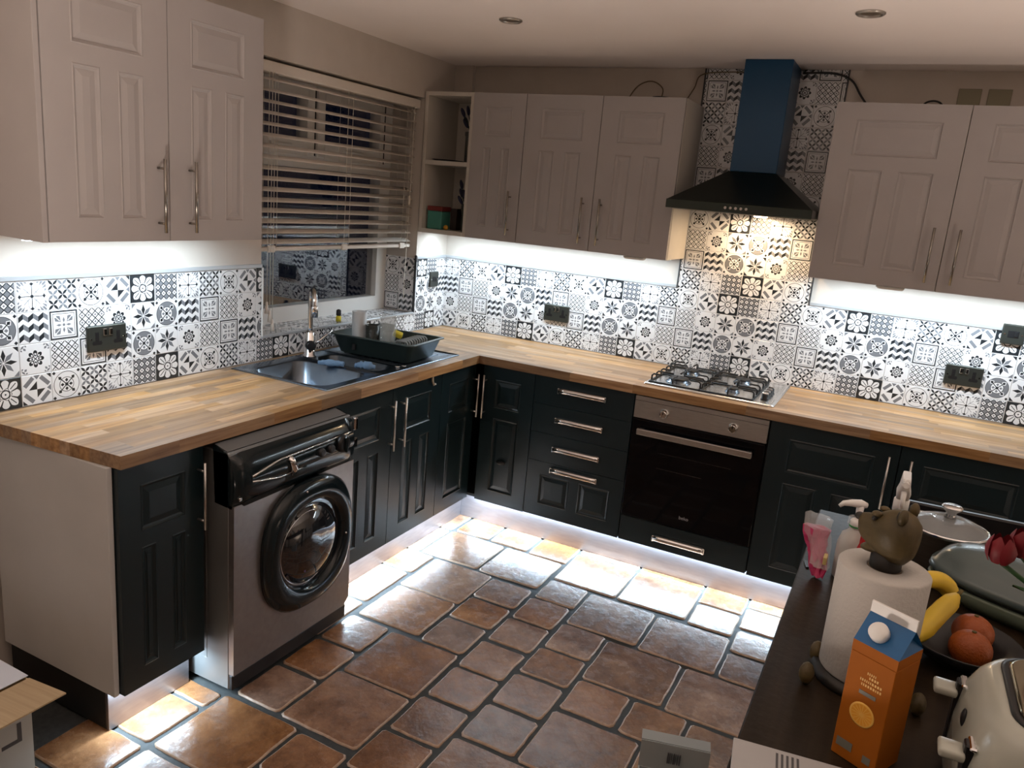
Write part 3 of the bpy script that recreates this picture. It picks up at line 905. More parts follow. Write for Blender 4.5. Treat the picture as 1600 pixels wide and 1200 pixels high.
def stave(poly_len, c, along_y, w2):
    """poly_len = (a0,a1,b0,b1): start and end on the two long edges."""
    a0, a1, b0, b1 = poly_len
    mid = (a0 + a1) / 2; hw = w2 / 2
    P = [(a0 - mid, -hw), (a1 - mid, -hw), (b1 - mid, hw), (b0 - mid, hw)]
    me = bpy.data.meshes.new('stave')
    v = [(p[0], p[1], -0.02) for p in P] + [(p[0], p[1], 0.02) for p in P]
    me.from_pydata(v, [], [(3, 2, 1, 0), (4, 5, 6, 7), (0, 1, 5, 4), (1, 2, 6, 5), (2, 3, 7, 6), (3, 0, 4, 7)]); me.update()
    me.materials.append(WOOD)
    o = bpy.data.objects.new('stave', me); COL.objects.link(o); o.parent = wt
    if along_y:
        o.location = (c - 0.3, mid + 0.3, 0.02); o.rotation_euler = (0, 0, PI / 2)
    else:
        o.location = (mid - 0.3, c + 0.3, 0.02)


nrow = 15
for i in range(nrow):
    x0 = 0.012 + 0.588 * i / nrow; x1 = 0.012 + 0.588 * (i + 1) / nrow
    xc = (x0 + x1) / 2
    def yend(x): return -2.602 - 0.045 * (0.6 - x) / 0.6
    y = -2.60 + rg.uniform(0.05, 0.3); first = True
    cuts = []
    while y < -0.60:
        cuts.append(y); y += rg.uniform(0.20, 0.42)
    if cuts[-1] > -0.66: cuts.pop()
    seq = [None] + cuts + [-0.600]
    for a, c in zip(seq[:-1], seq[1:]):
        # local x runs along +y after the quarter turn; local -y is +x
        parts = [(a, c)]
        if SX0 - 0.012 < xc < SX1 + 0.012:
            aa = -2.7 if a is None else a
            parts = []
            if aa < SY0: parts.append((a, min(c, SY0)))
            if c > SY1: parts.append((max(aa, SY1), c))
        for (pa, pc) in parts:
            if pa is not None and pc - pa < 0.004: continue
            if pa is None: stave((yend(x1), pc, yend(x0), pc), xc, True, x1 - x0)
            else: stave((pa, pc, pa, pc), xc, True, x1 - x0)
for i in range(nrow):
    y0 = -0.600 + 0.588 * i / nrow; y1 = -0.600 + 0.588 * (i + 1) / nrow
    x = 0.012 + rg.uniform(0.08, 0.3); cuts = [0.012]
    while x < 3.02:
        cuts.append(x); x += rg.uniform(0.26, 0.52)
    cuts.append(3.06)
    for a, c in zip(cuts[:-1], cuts[1:]):
        if c - a < 0.01: continue
        stave((a, c, a, c), (y0 + y1) / 2, False, y1 - y0)

# ------------------------------------------------------------------ hob
hb = thing('gas_hob', 'stainless four-burner gas hob with black pan supports', 'hob', (1.72, -0.285, 0.910))
HX, HY = 0.290, 0.255
m2 = MB()
HOBS = pmat('hob_steel', (0.80, 0.80, 0.79), 0.27, 1.0)
m2.loft([[Vector((p[0], p[1], z)) for p in rrect(0, 0, HX - i, HY - i, 0.012)] for i, z in ((0, 0.0005), (0, 0.004), (0.006, 0.008), (0.014, 0.008), (0.020, 0.0055))], HOBS, True, True, True)
plate = m2.build('plate', hb)
for i, (bx, by, br) in enumerate(((-0.165, -0.115, 0.048), (-0.165, 0.125, 0.036), (0.085, -0.115, 0.027), (0.085, 0.125, 0.036))):
    bz = 0.0055
    bo = MB().lathe([(br * 1.25, bz), (br * 1.2, bz + 0.004), (br, bz + 0.006), (br, bz + 0.013), (br * 0.93, bz + 0.014)], STEELD, 28, Matrix.Translation((bx, by, 0))).build('burner', hb)
    MB().lathe([(br * 0.96, bz + 0.014), (br * 1.0, bz + 0.018), (br * 0.9, bz + 0.022), (br * 0.5, bz + 0.021)], BLACKM, 28, Matrix.Translation((bx, by, 0))).build('burner_cap', bo)
for gx0, gx1, bx in ((-0.272, -0.045, -0.165), (-0.035, 0.192, 0.085)):
    g = MB(); zt_ = 0.040; zb_ = 0.010; r = 0.0042
    g.tube([(gx0, -0.225, zb_), (gx1, -0.225, zb_), (gx1, 0.225, zb_), (gx0, 0.225, zb_), (gx0, -0.225, zb_), (gx0 + 0.01, -0.225, zb_)], r, BLACKM, 8)
    for by in (-0.115, 0.125):
        for s in (-1, 1):
            xe = gx0 if s < 0 else gx1
            xi = bx + s * 0.026
            g.tube([(xe, by, zb_), (xe, by, zt_ - 0.008), (xe - s * 0.008, by, zt_), (xi, by, zt_)], r, BLACKM, 8)
            for dy in (-0.075, 0.075) if abs(by) > 0 else ():
                g.tube([(xe, by + dy, zb_), (xe, by + dy, zt_ - 0.008), (xe - s * 0.008, by + dy, zt_), (xe - s * 0.048, by + dy, zt_)], r, BLACKM, 8)
            ye = by + s * 0.105
            g.tube([(bx, ye, zb_), (bx, ye, zt_ - 0.008), (bx, ye - s * 0.008, zt_), (bx, by + s * 0.03, zt_)], r, BLACKM, 8)
        g.cyl((gx0, by + 0.105, zb_), (gx1, by + 0.105, zb_), r, BLACKM, 8)
    g.build('pan_support', hb)
for k in range(4):
    y = -0.150 + 0.048 * k
    kb = MB().lathe([(0.019, 0.0055), (0.019, 0.010), (0.016, 0.012), (0.0155, 0.030), (0.013, 0.033)], BLACK, 20, Matrix.Translation((0.235, y, 0))).build('knob', hb)
    MB().box(0.222, 0.248, y - 0.006, y + 0.006, 0.030, 0.038, CHROME, 0.002).build('knob_grip', kb)

# ------------------------------------------------------------------ cooker hood
hd = thing('cooker_hood', 'dark steel pyramid cooker hood with a blue filmed chimney', 'cooker hood', (1.719, -0.006, 1.70))
HOODM = pmat('hood_steel', (0.050, 0.060, 0.054), 0.30, 1.0)
BLUEF = pmat('blue_film', (0.001, 0.045, 0.110), 0.32, 0.1)
hw = 0.307; yf = -0.485
m2 = MB()
m2.box(-hw, hw, yf, 0.0, 0.002, 0.040, HOODM, 0.002)
m2.build('rim', hd)
m2 = MB()
cw = 0.102; cf = -0.245
m2.loft([[Vector(p) for p in ((-hw + 0.004, 0, 0.040), (hw - 0.004, 0, 0.040), (hw - 0.004, yf + 0.004, 0.040), (-hw + 0.004, yf + 0.004, 0.040))],
         [Vector(p) for p in ((-cw - 0.004, 0, 0.184), (cw + 0.004, 0, 0.184), (cw + 0.004, cf - 0.004, 0.184), (-cw - 0.004, cf - 0.004, 0.184))]], HOODM, True, True, True, False)
m2.build('canopy', hd)
MB().box(-cw, cw, cf, 0.0, 0.185, H - 1.70 - 0.001, BLUEF, 0.002).build('chimney', hd)
for k in range(5):
    MB().cyl((-0.045 + 0.022 * k, yf - 0.004, 0.021), (-0.045 + 0.022 * k, yf, 0.021), 0.006, CHROME, 12).build('button', hd)
MB().box(-hw + 0.03, hw - 0.03, yf + 0.03, -0.03, -0.002, 0.001, STEEL).build('filter', hd)
HL = pmat('hood_lamp', (0.9, 0.8, 0.6), 0.4, emit=(1.0, 0.7, 0.42), estr=20.0)
MB().lathe([(0.032, 0.0), (0.030, -0.006), (0.02, -0.008)], HL, 20, Matrix.Translation((0.041, -0.109, -0.001))).build('lamp', hd)

# ------------------------------------------------------------------ ceiling spotlights (off)
SPOT = pmat('spot_ring', (0.45, 0.42, 0.38), 0.3, 0.8)
SPOTI = pmat('spot_inside', (0.10, 0.075, 0.05), 0.35)
for x, y, lb in ((0.858, -1.031, 'round recessed ceiling spotlight nearer the window'), (2.162, -1.031, 'round recessed ceiling spotlight nearer the right wall')):
    t = thing('ceiling_spotlight', lb, 'spotlight', (x, y, H), group='recessed ceiling spotlights')
    MB().lathe([(0.046, 0), (0.046, -0.004), (0.040, -0.008), (0.034, -0.006), (0.034, -0.001)], SPOT, 28).build('bezel', t)
    MB().lathe([(0.034, -0.001), (0.030, -0.002), (0.012, -0.003), (0.0, -0.003)], SPOTI, 24).build('lamp', t)
LAMPM = pmat('fill_lamp_brass', (0.30, 0.24, 0.14), 0.35, 0.8)  # bodies for the two added, unseen lamps that brighten the room
for (p, w_), lb in zip(FILL_LAMPS, ('low brass floor uplighter at the photographer\'s feet, left', 'added low brass fill lamp, out of view, beyond the right side of the table')):
    t = thing('added_fill_lamp', lb, 'floor lamp', (p[0], p[1], 0.0))
    MB().lathe([(0.13, 0.0), (0.13, 0.014), (0.12, 0.018)], LAMPM, 32).build('base', t)
    MB().lathe([(0.12, 0.018), (0.155, 0.10), (0.165, 0.310), (0.161, 0.310), (0.150, 0.10), (0.001, 0.03)], LAMPM, 36).build('shade', t)
    MB().lathe([(0.14, 0.284), (0.14, 0.285)], pmat('fill_lamp_diffuser', (0.9, 0.85, 0.8), 0.5, emit=WARM, estr=8.0), 28).build('diffuser', t)

# ------------------------------------------------------------------ sockets and switches
PLATE = pmat('black_nickel', (0.075, 0.08, 0.07), 0.28, 0.7)
def double_socket(M, label):
    t = thing('double_socket', label, 'socket', group=None); t.matrix_local = M
    MB().loft([[Vector((p[0], p[1], z)) for p in rrect(0, 0, 0.074 - i, 0.045 - i, 0.004, 3)] for i, z in ((0, 0.0002), (0, 0.006), (0.004, 0.010))], PLATE, True, True, True).build('plate', t)
    for s in (-1, 1):
        m3 = MB()
        cx = s * 0.040
        m3.box(cx - 0.004, cx + 0.004, 0.002, 0.020, 0.0095, 0.0106, BLACK)
        m3.box(cx - 0.018, cx - 0.006, -0.017, -0.011, 0.0095, 0.0106, BLACK).box(cx + 0.006, cx + 0.018, -0.017, -0.011, 0.0095, 0.0106, BLACK)
        m3.box(cx - 0.016, cx + 0.016, -0.021, -0.007, 0.0092, 0.0102, BLACK).box(cx - 0.007, cx + 0.007, -0.008, 0.023, 0.0092, 0.0102, BLACK)
        m3.build('outlet', t)
        MB().box(s * 0.011 - 0.007, s * 0.011 + 0.007, 0.010, 0.034, 0.009, 0.0145, CHROME, 0.002).build('rocker', t)
        MB().cyl((s * 0.062, 0.0, 0.009), (s * 0.062, 0.0, 0.0108), 0.0035, CHROME, 10).build('screw', t)


def single_switch(M, label, plug=False):
    t = thing('wall_switch', label, 'switch'); t.matrix_local = M
    MB().loft([[Vector((p[0], p[1], z)) for p in rrect(0, 0, 0.043 - i, 0.043 - i, 0.004, 3)] for i, z in ((0, 0.0002), (0, 0.006), (0.004, 0.010))], PLATE, True, True, True).build('plate', t)
    MB().box(-0.021, 0.021, -0.014, 0.016, 0.009, 0.0115, BLACK, 0.001).build('insert', t)
    MB().box(0.004, 0.018, -0.010, 0.012, 0.011, 0.015, BLACK, 0.002).build('rocker', t)
    for s in (-1, 1): MB().cyl((s * 0.032, 0.0, 0.009), (s * 0.032, 0.0, 0.0108), 0.0035, CHROME, 10).build('screw', t)


TZ = 0.0042
double_socket(Matrix.Translation((TZ, -2.201, 1.100)) @ R_LEFT, 'black nickel double socket left of the sink under the left cabinet')
double_socket(Matrix.Translation((0.737, -TZ, 1.087)) @ R_BACK, 'black nickel double socket left of the hob')
double_socket(Matrix.Translation((2.714, -TZ, 1.091)) @ R_BACK, 'black nickel double socket right of the hob')
single_switch(Matrix.Translation((TZ, -0.130, 1.191)) @ R_LEFT, 'small dark single switch plate in the corner beside the window')
single_switch(Matrix.Translation((2.862, -0.0095, 1.300)) @ R_BACK, 'dark square cooker switch plate at the far right')
BLANK = pmat('blank_plate', (0.30, 0.28, 0.20), 0.6)
for x in (2.51, 2.62):
    o = MB().box(x - 0.043, x + 0.043, -0.006, -0.0005, 2.215, 2.290, BLANK, 0.002).build('blanking_plate')
    tag(o, 'dull square blanking plate high on the wall, the %s of two' % ('left' if x < 2.55 else 'right'), 'wall plate')
CAB = pmat('cable_black', (0.02, 0.02, 0.02), 0.5); CABB = pmat('cable_brown', (0.16, 0.12, 0.07), 0.6)
def cable(pts, r, m, label):
    P = [Vector(p) for p in pts]; out = []
    for i in range(len(P) - 1):
        p0, p1, p2, p3 = P[max(i - 1, 0)], P[i], P[i + 1], P[min(i + 2, len(P) - 1)]
        for k in range(6):
            s = k / 6
            out.append(0.5 * ((2 * p1) + (p2 - p0) * s + (2 * p0 - 5 * p1 + 4 * p2 - p3) * s * s + (3 * p1 - p0 - 3 * p2 + p3) * s ** 3))
    out.append(P[-1])
    tag(MB().tube(out, r, m, 6).build('cable'), label, 'cable')


cable([(1.30, -0.02, 2.19), (1.34, -0.012, 2.27), (1.38, -0.012, 2.335), (1.60, -0.012, 2.345)], 0.003, CABB, 'thin brown cable running from a cabinet top to the hood chimney')
cable([(1.02, -0.06, 2.19), (1.06, -0.03, 2.27), (1.13, -0.03, 2.295), (1.19, -0.03, 2.26), (1.19, -0.06, 2.19)], 0.003, CABB, 'thin brown cable looped above the middle wall cabinet')
cable([(1.83, -0.012, 2.343), (1.96, -0.012, 2.343), (2.04, -0.014, 2.315), (2.09, -0.02, 2.25), (2.14, -0.03, 2.19)], 0.005, CAB, 'black cable dropping from the chimney behind the right cabinet')
cable([(2.33, -0.04, 2.19), (2.35, -0.03, 2.225), (2.38, -0.03, 2.235), (2.41, -0.03, 2.225), (2.43, -0.04, 2.19)], 0.004, CAB, 'short black cable loop above the right wall cabinet')
o = MB().lathe([(0.05, 0), (0.055, 0.004), (0.04, 0.016), (0.0, 0.018)], BLACK, 20, Matrix.Translation((1.24, -0.2, WT))).build('black_disc')
tag(o, 'flat black disc-shaped object lying on the middle wall cabinet', 'disc')

# ------------------------------------------------------------------ washing machine
wm = thing('washing_machine', 'silver and black front-loading washing machine under the worktop', 'washing machine', (0.38, -1.975, 0.0))
WMS = pmat('wm_silver', (0.33, 0.31, 0.305), 0.34, 0.8, noise=(40, (0.30, 0.28, 0.275), (1, 1, 1)))
WMSIDE = pmat('wm_side', (0.24, 0.245, 0.245), 0.35, 0.6)
WMD = pmat('wm_dark', (0.008, 0.014, 0.017), 0.14, spec=0.4, coat=0.2)
FX = 0.300          # front plane (x = .68)
YL, YR = -0.297, 0.297
body = MB().box(-0.30, FX - 0.022, YL, YR, 0.012, 0.845, WMSIDE, 0.004).build('body', wm)
MB().box(-0.02, 0.18, YL - 0.0015, YL, 0.10, 0.72, WMSIDE, 0.001).build('side_pressing', body)
for sx in (-0.25, 0.22):
    for sy in (-0.25, 0.25): MB().cyl((sx, sy, 0.0), (sx, sy, 0.014), 0.018, BLACK, 12).build('foot', wm)
fp = MB()
prof = [(YL, 0.072), (YR - 0.03, 0.072), (YR, 0.10), (YR, 0.672), (YL, 0.672)]
fp.prism([(y, z) for y, z in prof], 0, FX - 0.022, FX, WMS); fp.build('front_panel', wm)
MB().box(FX - 0.022, FX - 0.004, YL, YR - 0.01, 0.014, 0.070, BLACK, 0.004).build('kick_panel', wm)
# control fascia: bulging profile with a sloped ribbed top
pf = [(FX - 0.09, 0.680), (FX, 0.674), (FX + 0.010, 0.700), (FX + 0.014, 0.740), (FX + 0.010, 0.785), (FX - 0.004, 0.822), (FX - 0.026, 0.843), (FX - 0.092, 0.860), (FX - 0.10, 0.852)]
fa = MB(); NSEC = 14
rings = []
for i in range(NSEC + 1):
    s = i / NSEC; y = YL + (YR - YL) * s
    k = 1.0 - 0.75 * max(0.0, abs(s - 0.5) * 2 - 0.93) / 0.07
    rings.append([Vector((FX - 0.05 + (p[0] - FX + 0.05) * (0.75 + 0.25 * k), y, p[1] - (0.012 * (1 - s) if p[1] < 0.70 else 0))) for p in pf])
fa.loft(rings, WMD, True, True, True)
fas = fa.build('fascia', wm)
RIB = pmat('wm_ribbed_top', (0.16, 0.17, 0.18), 0.45)
MB().prism([(FX - 0.088, 0.8605), (FX - 0.034, 0.8465), (FX - 0.034, 0.8475), (FX - 0.088, 0.8615)], 1, YL + 0.006, YR - 0.012, RIB).build('top_strip', fas)
# drawer pod with chrome edging
pod = []
for i in range(17):
    s = i / 16; y = -0.235 + 0.500 * s
    hgt = 0.030 * min(1.0, 0.25 + s * 3.2)
    zc = 0.752 + 0.012 * s
    pod.append([Vector((FX + 0.008 + 0.012 * math.sin(a) * min(1, .3 + 2 * s) + 0.004, y, zc + hgt * math.cos(a))) for a in [PI * k / 8 for k in range(9)]])
pd = MB().loft(pod, WMD, False, False, False).build('drawer_front', fas)
MB().tube([tuple(r_[0] + Vector((0.003, 0, 0.001))) for r_ in pod], 0.0035, CHROME, 8).build('chrome_edge', fas)
MB().tube([tuple(r_[8] + Vector((0.003, 0, -0.001))) for r_ in pod[:9]], 0.003, CHROME, 8).build('chrome_edge', fas)
MB().tube([(FX + 0.022, -0.075, 0.785), (FX + 0.030, -0.068, 0.768), (FX + 0.031, -0.060, 0.745), (FX + 0.022, -0.056, 0.722)], [0.010, 0.012, 0.012, 0.010], CHROME, 10).build('latch', fas)
for y, r in ((0.075, 0.016), (0.125, 0.016), (0.195, 0.033)):
    zc = 0.757 + 0.012 * (y + 0.235) / 0.5
    k_ = MB().lathe([(r, 0), (r, 0.012), (r * 0.86, 0.018), (r * 0.6, 0.019)], BLACK, 24, Matrix.Translation((FX + 0.021, y, zc)) @ Matrix.Rotation(PI / 2, 4, 'Y')).build('dial', fas)
    if r > 0.03: MB().box(FX + 0.038, FX + 0.050, y - 0.006, y + 0.006, zc - 0.030, zc + 0.030, WMD, 0.004).build('dial_grip', fas)
MB().box(FX + 0.006, FX + 0.018, YR - 0.022, YR - 0.002, 0.795, 0.845, CHROME, 0.005).build('chrome_end', fas)
MB().prism([(YR - 0.05, 0.735), (YR - 0.006, 0.765), (YR - 0.006, 0.730)], 0, FX + 0.008, FX + 0.018, CHROME).build('chrome_fin', fas)
MB().box(FX + 0.001, FX + 0.012, YL + 0.012, YL + 0.024, 0.690, 0.702, CHROME, 0.002).build('badge', fas)
# recess scoop under the drawer
MB().sphere((FX + 0.006, -0.165, 0.712), (0.010, 0.10, 0.028), BLACK, 20, 8).build('drawer_recess', fas)
# porthole door
dr = thing('door', None, None); dr.parent = wm; dr.location = (FX, 0.045, 0.430)
N = 64
def outl(R_, cut):
    pts = []; n_ = 2.5 if cut < 0.29 else 2.0
    for i in range(N):
        a = 2 * PI * i / N
        c, s = math.cos(a), math.sin(a)
        ex = cut if cut < 0.29 else R_
        r_ = (abs(c / ex) ** n_ + abs(s / R_) ** n_) ** (-1 / n_)
        pts.append((r_ * c, r_ * s))
    return pts
sec = []
for R_, cut, x in ((0.243, 0.228, 0.0005), (0.243, 0.228, 0.016), (0.232, 0.216, 0.030), (0.200, 0.198, 0.040), (0.178, 0.30, 0.040), (0.166, 0.30, 0.030), (0.160, 0.30, 0.012)):
    sec.append([Vector((x, p[0], p[1])) for p in outl(R_, cut)])
MB().loft(sec, WMD, True, True, False).build('door_frame', dr)
WMG = pmat('wm_porthole', (0.012, 0.014, 0.018), 0.05, spec=0.8, coat=1.0)
gl = MB().lathe([(0.160, 0.012), (0.150, 0.010), (0.14, 0.020), (0.11, 0.044), (0.06, 0.058), (0.0, 0.062)], WMG, 40, Matrix.Rotation(PI / 2, 4, 'Y')).build('porthole_glass', dr)
CL1 = pmat('laundry_purple', (0.09, 0.05, 0.14), 0.6); CL2 = pmat('laundry_pale', (0.30, 0.32, 0.36), 0.6)
MB().tube([(0.031, -0.03 + 0.135 * math.cos(a), -0.0 + 0.135 * math.sin(a)) for a in [PI * 0.1 + PI * 1.9 * k / 40 for k in range(41)]], 0.0016, CHROME, 6).build('rim', dr)
for s_, cc in ((0.004, CL1), (0.03, CL2)):
    MB().sphere((0.030, -0.055 + s_ * 1.5, -0.070 + s_ * .4), (0.020, 0.035, 0.026), cc, 14, 8, Matrix.Rotation(0.5, 4, 'X')).build('laundry', dr)
for y, z in ((-0.045, 0.212), (0.176, -0.02)): MB().sphere((0.036, y, z), 0.005, CHROME, 10, 6).build('rivet', dr)

# ------------------------------------------------------------------ sink, tap
sk = thing('kitchen_sink', 'inset steel sink with bowl, half bowl and drainer', 'sink', (0.287, -1.18, 0.910))
SXH = 0.248; YA, YM, YC = -1.672 + 1.18, -1.300 + 1.18, -0.688 + 1.18
zt_ = 0.0045
def lo_rect(cx, cy, hx, hy, rad, z, n=6): return [Vector((p[0], p[1], z)) for p in rrect(cx, cy, hx, hy, rad, n)]
m2 = MB()
cx, cy = 0.005, (YA + YM) / 2; hy = (YM - YA) / 2
def zone(m2, cy, hy, rad_out, bcx, bcy, bhx, bhy, depth, rad=0.06):
    rings = [lo_rect(0, cy, SXH, hy, 0.002, 0.0003), lo_rect(0, cy, SXH, hy, 0.002, 0.004), lo_rect(0, cy, SXH - 0.004, hy - 0.0001, 0.002, 0.006), lo_rect(0, cy, SXH - 0.012, hy - 0.0002, 0.002, 0.0035),
             lo_rect(bcx, bcy, bhx + 0.010, bhy + 0.010, rad + 0.010, 0.0035), lo_rect(bcx, bcy, bhx, bhy, rad, -0.001), lo_rect(bcx, bcy, bhx - 0.012, bhy - 0.012, rad, -depth * 0.8), lo_rect(bcx, bcy, bhx - 0.045, bhy - 0.045, rad * 0.7, -depth), lo_rect(bcx, bcy, 0.022, 0.022, 0.021, -depth - 0.002)]
    m2.loft(rings, STEELD, True, False, True)
zone(m2, (YA + YM) / 2, (YM - YA) / 2, 0.0, 0.008, (YA + YM) / 2 - 0.002, 0.185, 0.148, 0.155)
YH = -1.115 + 1.18
zone(m2, (YM + YH) / 2, (YH - YM) / 2, 0.0, 0.01, (YM + YH) / 2, 0.170, 0.072, 0.09, 0.05)
m2.build('bowl', sk)
m2 = MB()
cyd = (YH + YC) / 2; hyd = (YC - YH) / 2
m2.loft([lo_rect(0, cyd, SXH, hyd, 0.002, 0.0003), lo_rect(0, cyd, SXH, hyd, 0.002, 0.004), lo_rect(0, cyd, SXH - 0.004, hyd - 0.0001, 0.002, 0.006), lo_rect(0, cyd, SXH - 0.012, hyd - 0.0002, 0.002, 0.0035), lo_rect(0, cyd, SXH - 0.05, hyd - 0.04, 0.02, 0.0030), lo_rect(0, cyd, SXH - 0.056, hyd - 0.046, 0.02, 0.0008)], STEELD, True, False, True)
dn = m2.build('drainer', sk)
for k in range(9):
    x = -0.16 + 0.04 * k
    MB().box(x - 0.006, x + 0.006, cyd - hyd + 0.06, cyd + hyd - 0.06, 0.0008, 0.0035, STEELD, 0.0012).build('rib', dn)
for k, (x, y) in enumerate(((0.195, YH - 0.02), (0.205, YH + 0.015))): MB().lathe([(0.012, 0.0035), (0.012, 0.007), (0.008, 0.009)], CHROME, 16, Matrix.Translation((x, y, 0))).build('plug_control', sk)
MB().lathe([(0.030, 0), (0.030, 0.003), (0.02, 0.004), (0.0, 0.002)], CHROME, 20, Matrix.Translation((0.008, (YA + YM) / 2 - 0.002, -0.1565))).build('waste', sk)

tp = thing('kitchen_tap', 'tall chrome swan-neck mixer tap behind the sink', 'tap', (0.092, -1.262, 0.9137))
m2 = MB(); m2.lathe([(0.030, 0), (0.030, 0.006), (0.024, 0.010), (0.0235, 0.050), (0.020, 0.056), (0.0195, 0.110), (0.015, 0.116)], CHROME, 24).build('body', tp)
pts = [(0, 0, 0.11)]
pts += [(0, 0, 0.11 + 0.02 * k) for k in range(1, 8)]
for k in range(13):
    a = PI - PI * k / 12
    pts.append((0.047 + 0.047 * math.cos(a), -0.042 - 0.042 * math.cos(a), 0.262 + 0.045 * math.sin(a)))
pts += [(0.094, -0.084, 0.245), (0.094, -0.084, 0.215)]
MB().tube(pts, 0.0115, CHROME, 14).build('spout', tp)
MB().lathe([(0.0155, 0), (0.0155, 0.045), (0.013, 0.05)], CHROME, 18, Matrix.Translation((0.094, -0.084, 0.200))).build('aerator', tp)
m2 = MB(); m2.lathe([(0.022, 0), (0.023, 0.02), (0.018, 0.026)], BLACK, 20, Matrix.Translation((0.012, -0.012, 0.055)) @ Matrix.Rotation(PI / 2, 4, 'Y') @ Matrix.Rotation(0.6, 4, 'X'))
m2.tube([(0.030, 0.0, 0.062), (0.040, 0.035, 0.085), (0.052, 0.085, 0.115)], [0.006, 0.005, 0.0045], CHROME, 10); m2.build('lever', tp)

BLUEC = pmat('blue_cloth', (0.16, 0.27, 0.42), 0.9, bump=0.8, bscale=140)
def cloth(name, pts, r, m, label, cat):
    rgc = random.Random(len(name)); P = [Vector(p) for p in pts]; out = []; rad = []
    for i in range(13):
        f_ = i / 12 * (len(P) - 1); k = min(int(f_), len(P) - 2); q = f_ - k
        out.append(P[k].lerp(P[k + 1], q)); rad.append((r[k] * (1 - q) + r[k + 1] * q) * rgc.uniform(0.75, 1.2))
    b_ = MB().tube(out, rad, m, 12)
    for v in b_.bm.verts: v.co += Vector((rgc.uniform(-1, 1), rgc.uniform(-1, 1), rgc.uniform(-0.3, 0.6))) * 0.003
    tag(b_.build(name), label, cat)
cloth('dish_cloth', [(0.235, -1.370, 0.926), (0.27, -1.352, 0.929), (0.31, -1.335, 0.930), (0.335, -1.322, 0.928)], [0.008, 0.014, 0.014, 0.009], BLUEC, 'rolled blue dish cloth on the rim of the sink bowl', 'cloth')
cloth('scouring_sponge', [(0.375, -1.292, 0.925), (0.40, -1.285, 0.930), (0.43, -1.275, 0.932), (0.455, -1.262, 0.926)], [0.010, 0.015, 0.017, 0.009], BLUEC, 'crumpled blue scouring sponge beside the half bowl', 'sponge')

# ------------------------------------------------------------------ drying rack with its glasses
dk = thing('drying_rack', 'dark grey plastic dish drainer standing on the sink', 'dish rack', (0.295, -0.955, 0.9172), math.radians(4))
RK = pmat('rack_plastic', (0.040, 0.060, 0.058), 0.34)
RKL = pmat('rack_slot_plastic', (0.22, 0.24, 0.24), 0.4)
m2 = MB()
def rk(hx, hy, z, rad=0.025): return lo_rect(0, 0, hx, hy, rad, z)
m2.loft([rk(0.175, 0.115, 0.0), rk(0.185, 0.125, 0.004), rk(0.212, 0.148, 0.085), rk(0.225, 0.160, 0.086), rk(0.225, 0.160, 0.091), rk(0.208, 0.144, 0.091), rk(0.182, 0.122, 0.010)], RK, True, True, True)
m2.build('tray', dk)
for k in range(9):
    y = -0.105 + 0.022 * k
    MB().tube([(0.165, y, 0.012), (0.168, y, 0.088), (0.160, y, 0.095), (0.115, y, 0.095), (0.107, y, 0.088), (0.107, y, 0.012)], 0.0042, RKL, 6).build('plate_slot', dk)
m2 = MB(); m2.box(-0.11, -0.04, 0.06, 0.125, 0.012, 0.015, RK).box(-0.11, -0.106, 0.06, 0.125, 0.015, 0.12, RK).box(-0.044, -0.04, 0.06, 0.125, 0.015, 0.12, RK).box(-0.106, -0.044, 0.06, 0.064, 0.015, 0.12, RK).box(-0.106, -0.044, 0.121, 0.125, 0.015, 0.12, RK)
m2.build('cutlery_cup', dk)
for sy in (-0.12,):
    MB().box(-0.10, -0.08, sy - 0.028, sy - 0.020, 0.025, 0.055, BLACK, 0.003, M=Matrix.Rotation(0.0, 4, 'X')).build('foot_notch', dk)
FROST = pmat('frosted_glass', (0.80, 0.84, 0.86), 0.35, alpha=0.55)
CLEARG = pmat('clear_glass', (0.75, 0.80, 0.80), 0.04, alpha=0.22)
DARKJ = pmat('dark_textured_glass', (0.03, 0.035, 0.03), 0.2, bump=1.0, bscale=90)
YEL = pmat('yellow_sponge', (0.75, 0.62, 0.06), 0.8)
RZ = 0.9325
def glass(name, x, y, r, h, m, label, cat, r0=None):
    r0 = r0 or r * 0.86
    o = MB().lathe([(r0 * 0.9, 0.0), (r0, 0.004), (r, h), (r - 0.003, h), (r0 - 0.003, 0.008), (0.001, 0.007)], m, 24).build(name, None, (x, y, RZ))
    return tag(o, label, cat)
glass('frosted_tumbler', 0.150, -0.985, 0.036, 0.170, FROST, 'tall frosted tumbler upside down in the dish rack', 'glass', 0.033)
glass('textured_tumbler', 0.222, -0.978, 0.033, 0.115, DARKJ, 'dark textured tumbler in the middle of the dish rack', 'glass')
glass('clear_tumbler', 0.315, -0.985, 0.040, 0.175, CLEARG, 'tall clear glass tumbler in the dish rack', 'glass', 0.036)
o = MB().box(-0.022, 0.022, -0.012, 0.012, 0.0, 0.03, YEL, 0.006, 2).build('yellow_sponge', None, (0.335, -0.935, 1.003), (0.5, 0.3, 0.4)); tag(o, 'small yellow sponge among the glasses in the dish rack', 'sponge')
glass('black_beaker', 0.275, -0.925, 0.026, 0.085, BLACK, 'black beaker behind the clear tumbler in the dish rack', 'beaker')
t = thing('washing_up_bottle', 'small yellow and black bottle top on the window sill', 'bottle', (-0.06, -0.88, WZ0 + 0.001))
MB().lathe([(0.013, 0), (0.014, 0.02), (0.010, 0.028)], YEL, 14).build('base', t); MB().lathe([(0.010, 0.028), (0.013, 0.032), (0.012, 0.055), (0.004, 0.06)], BLACK, 14).build('cap', t)
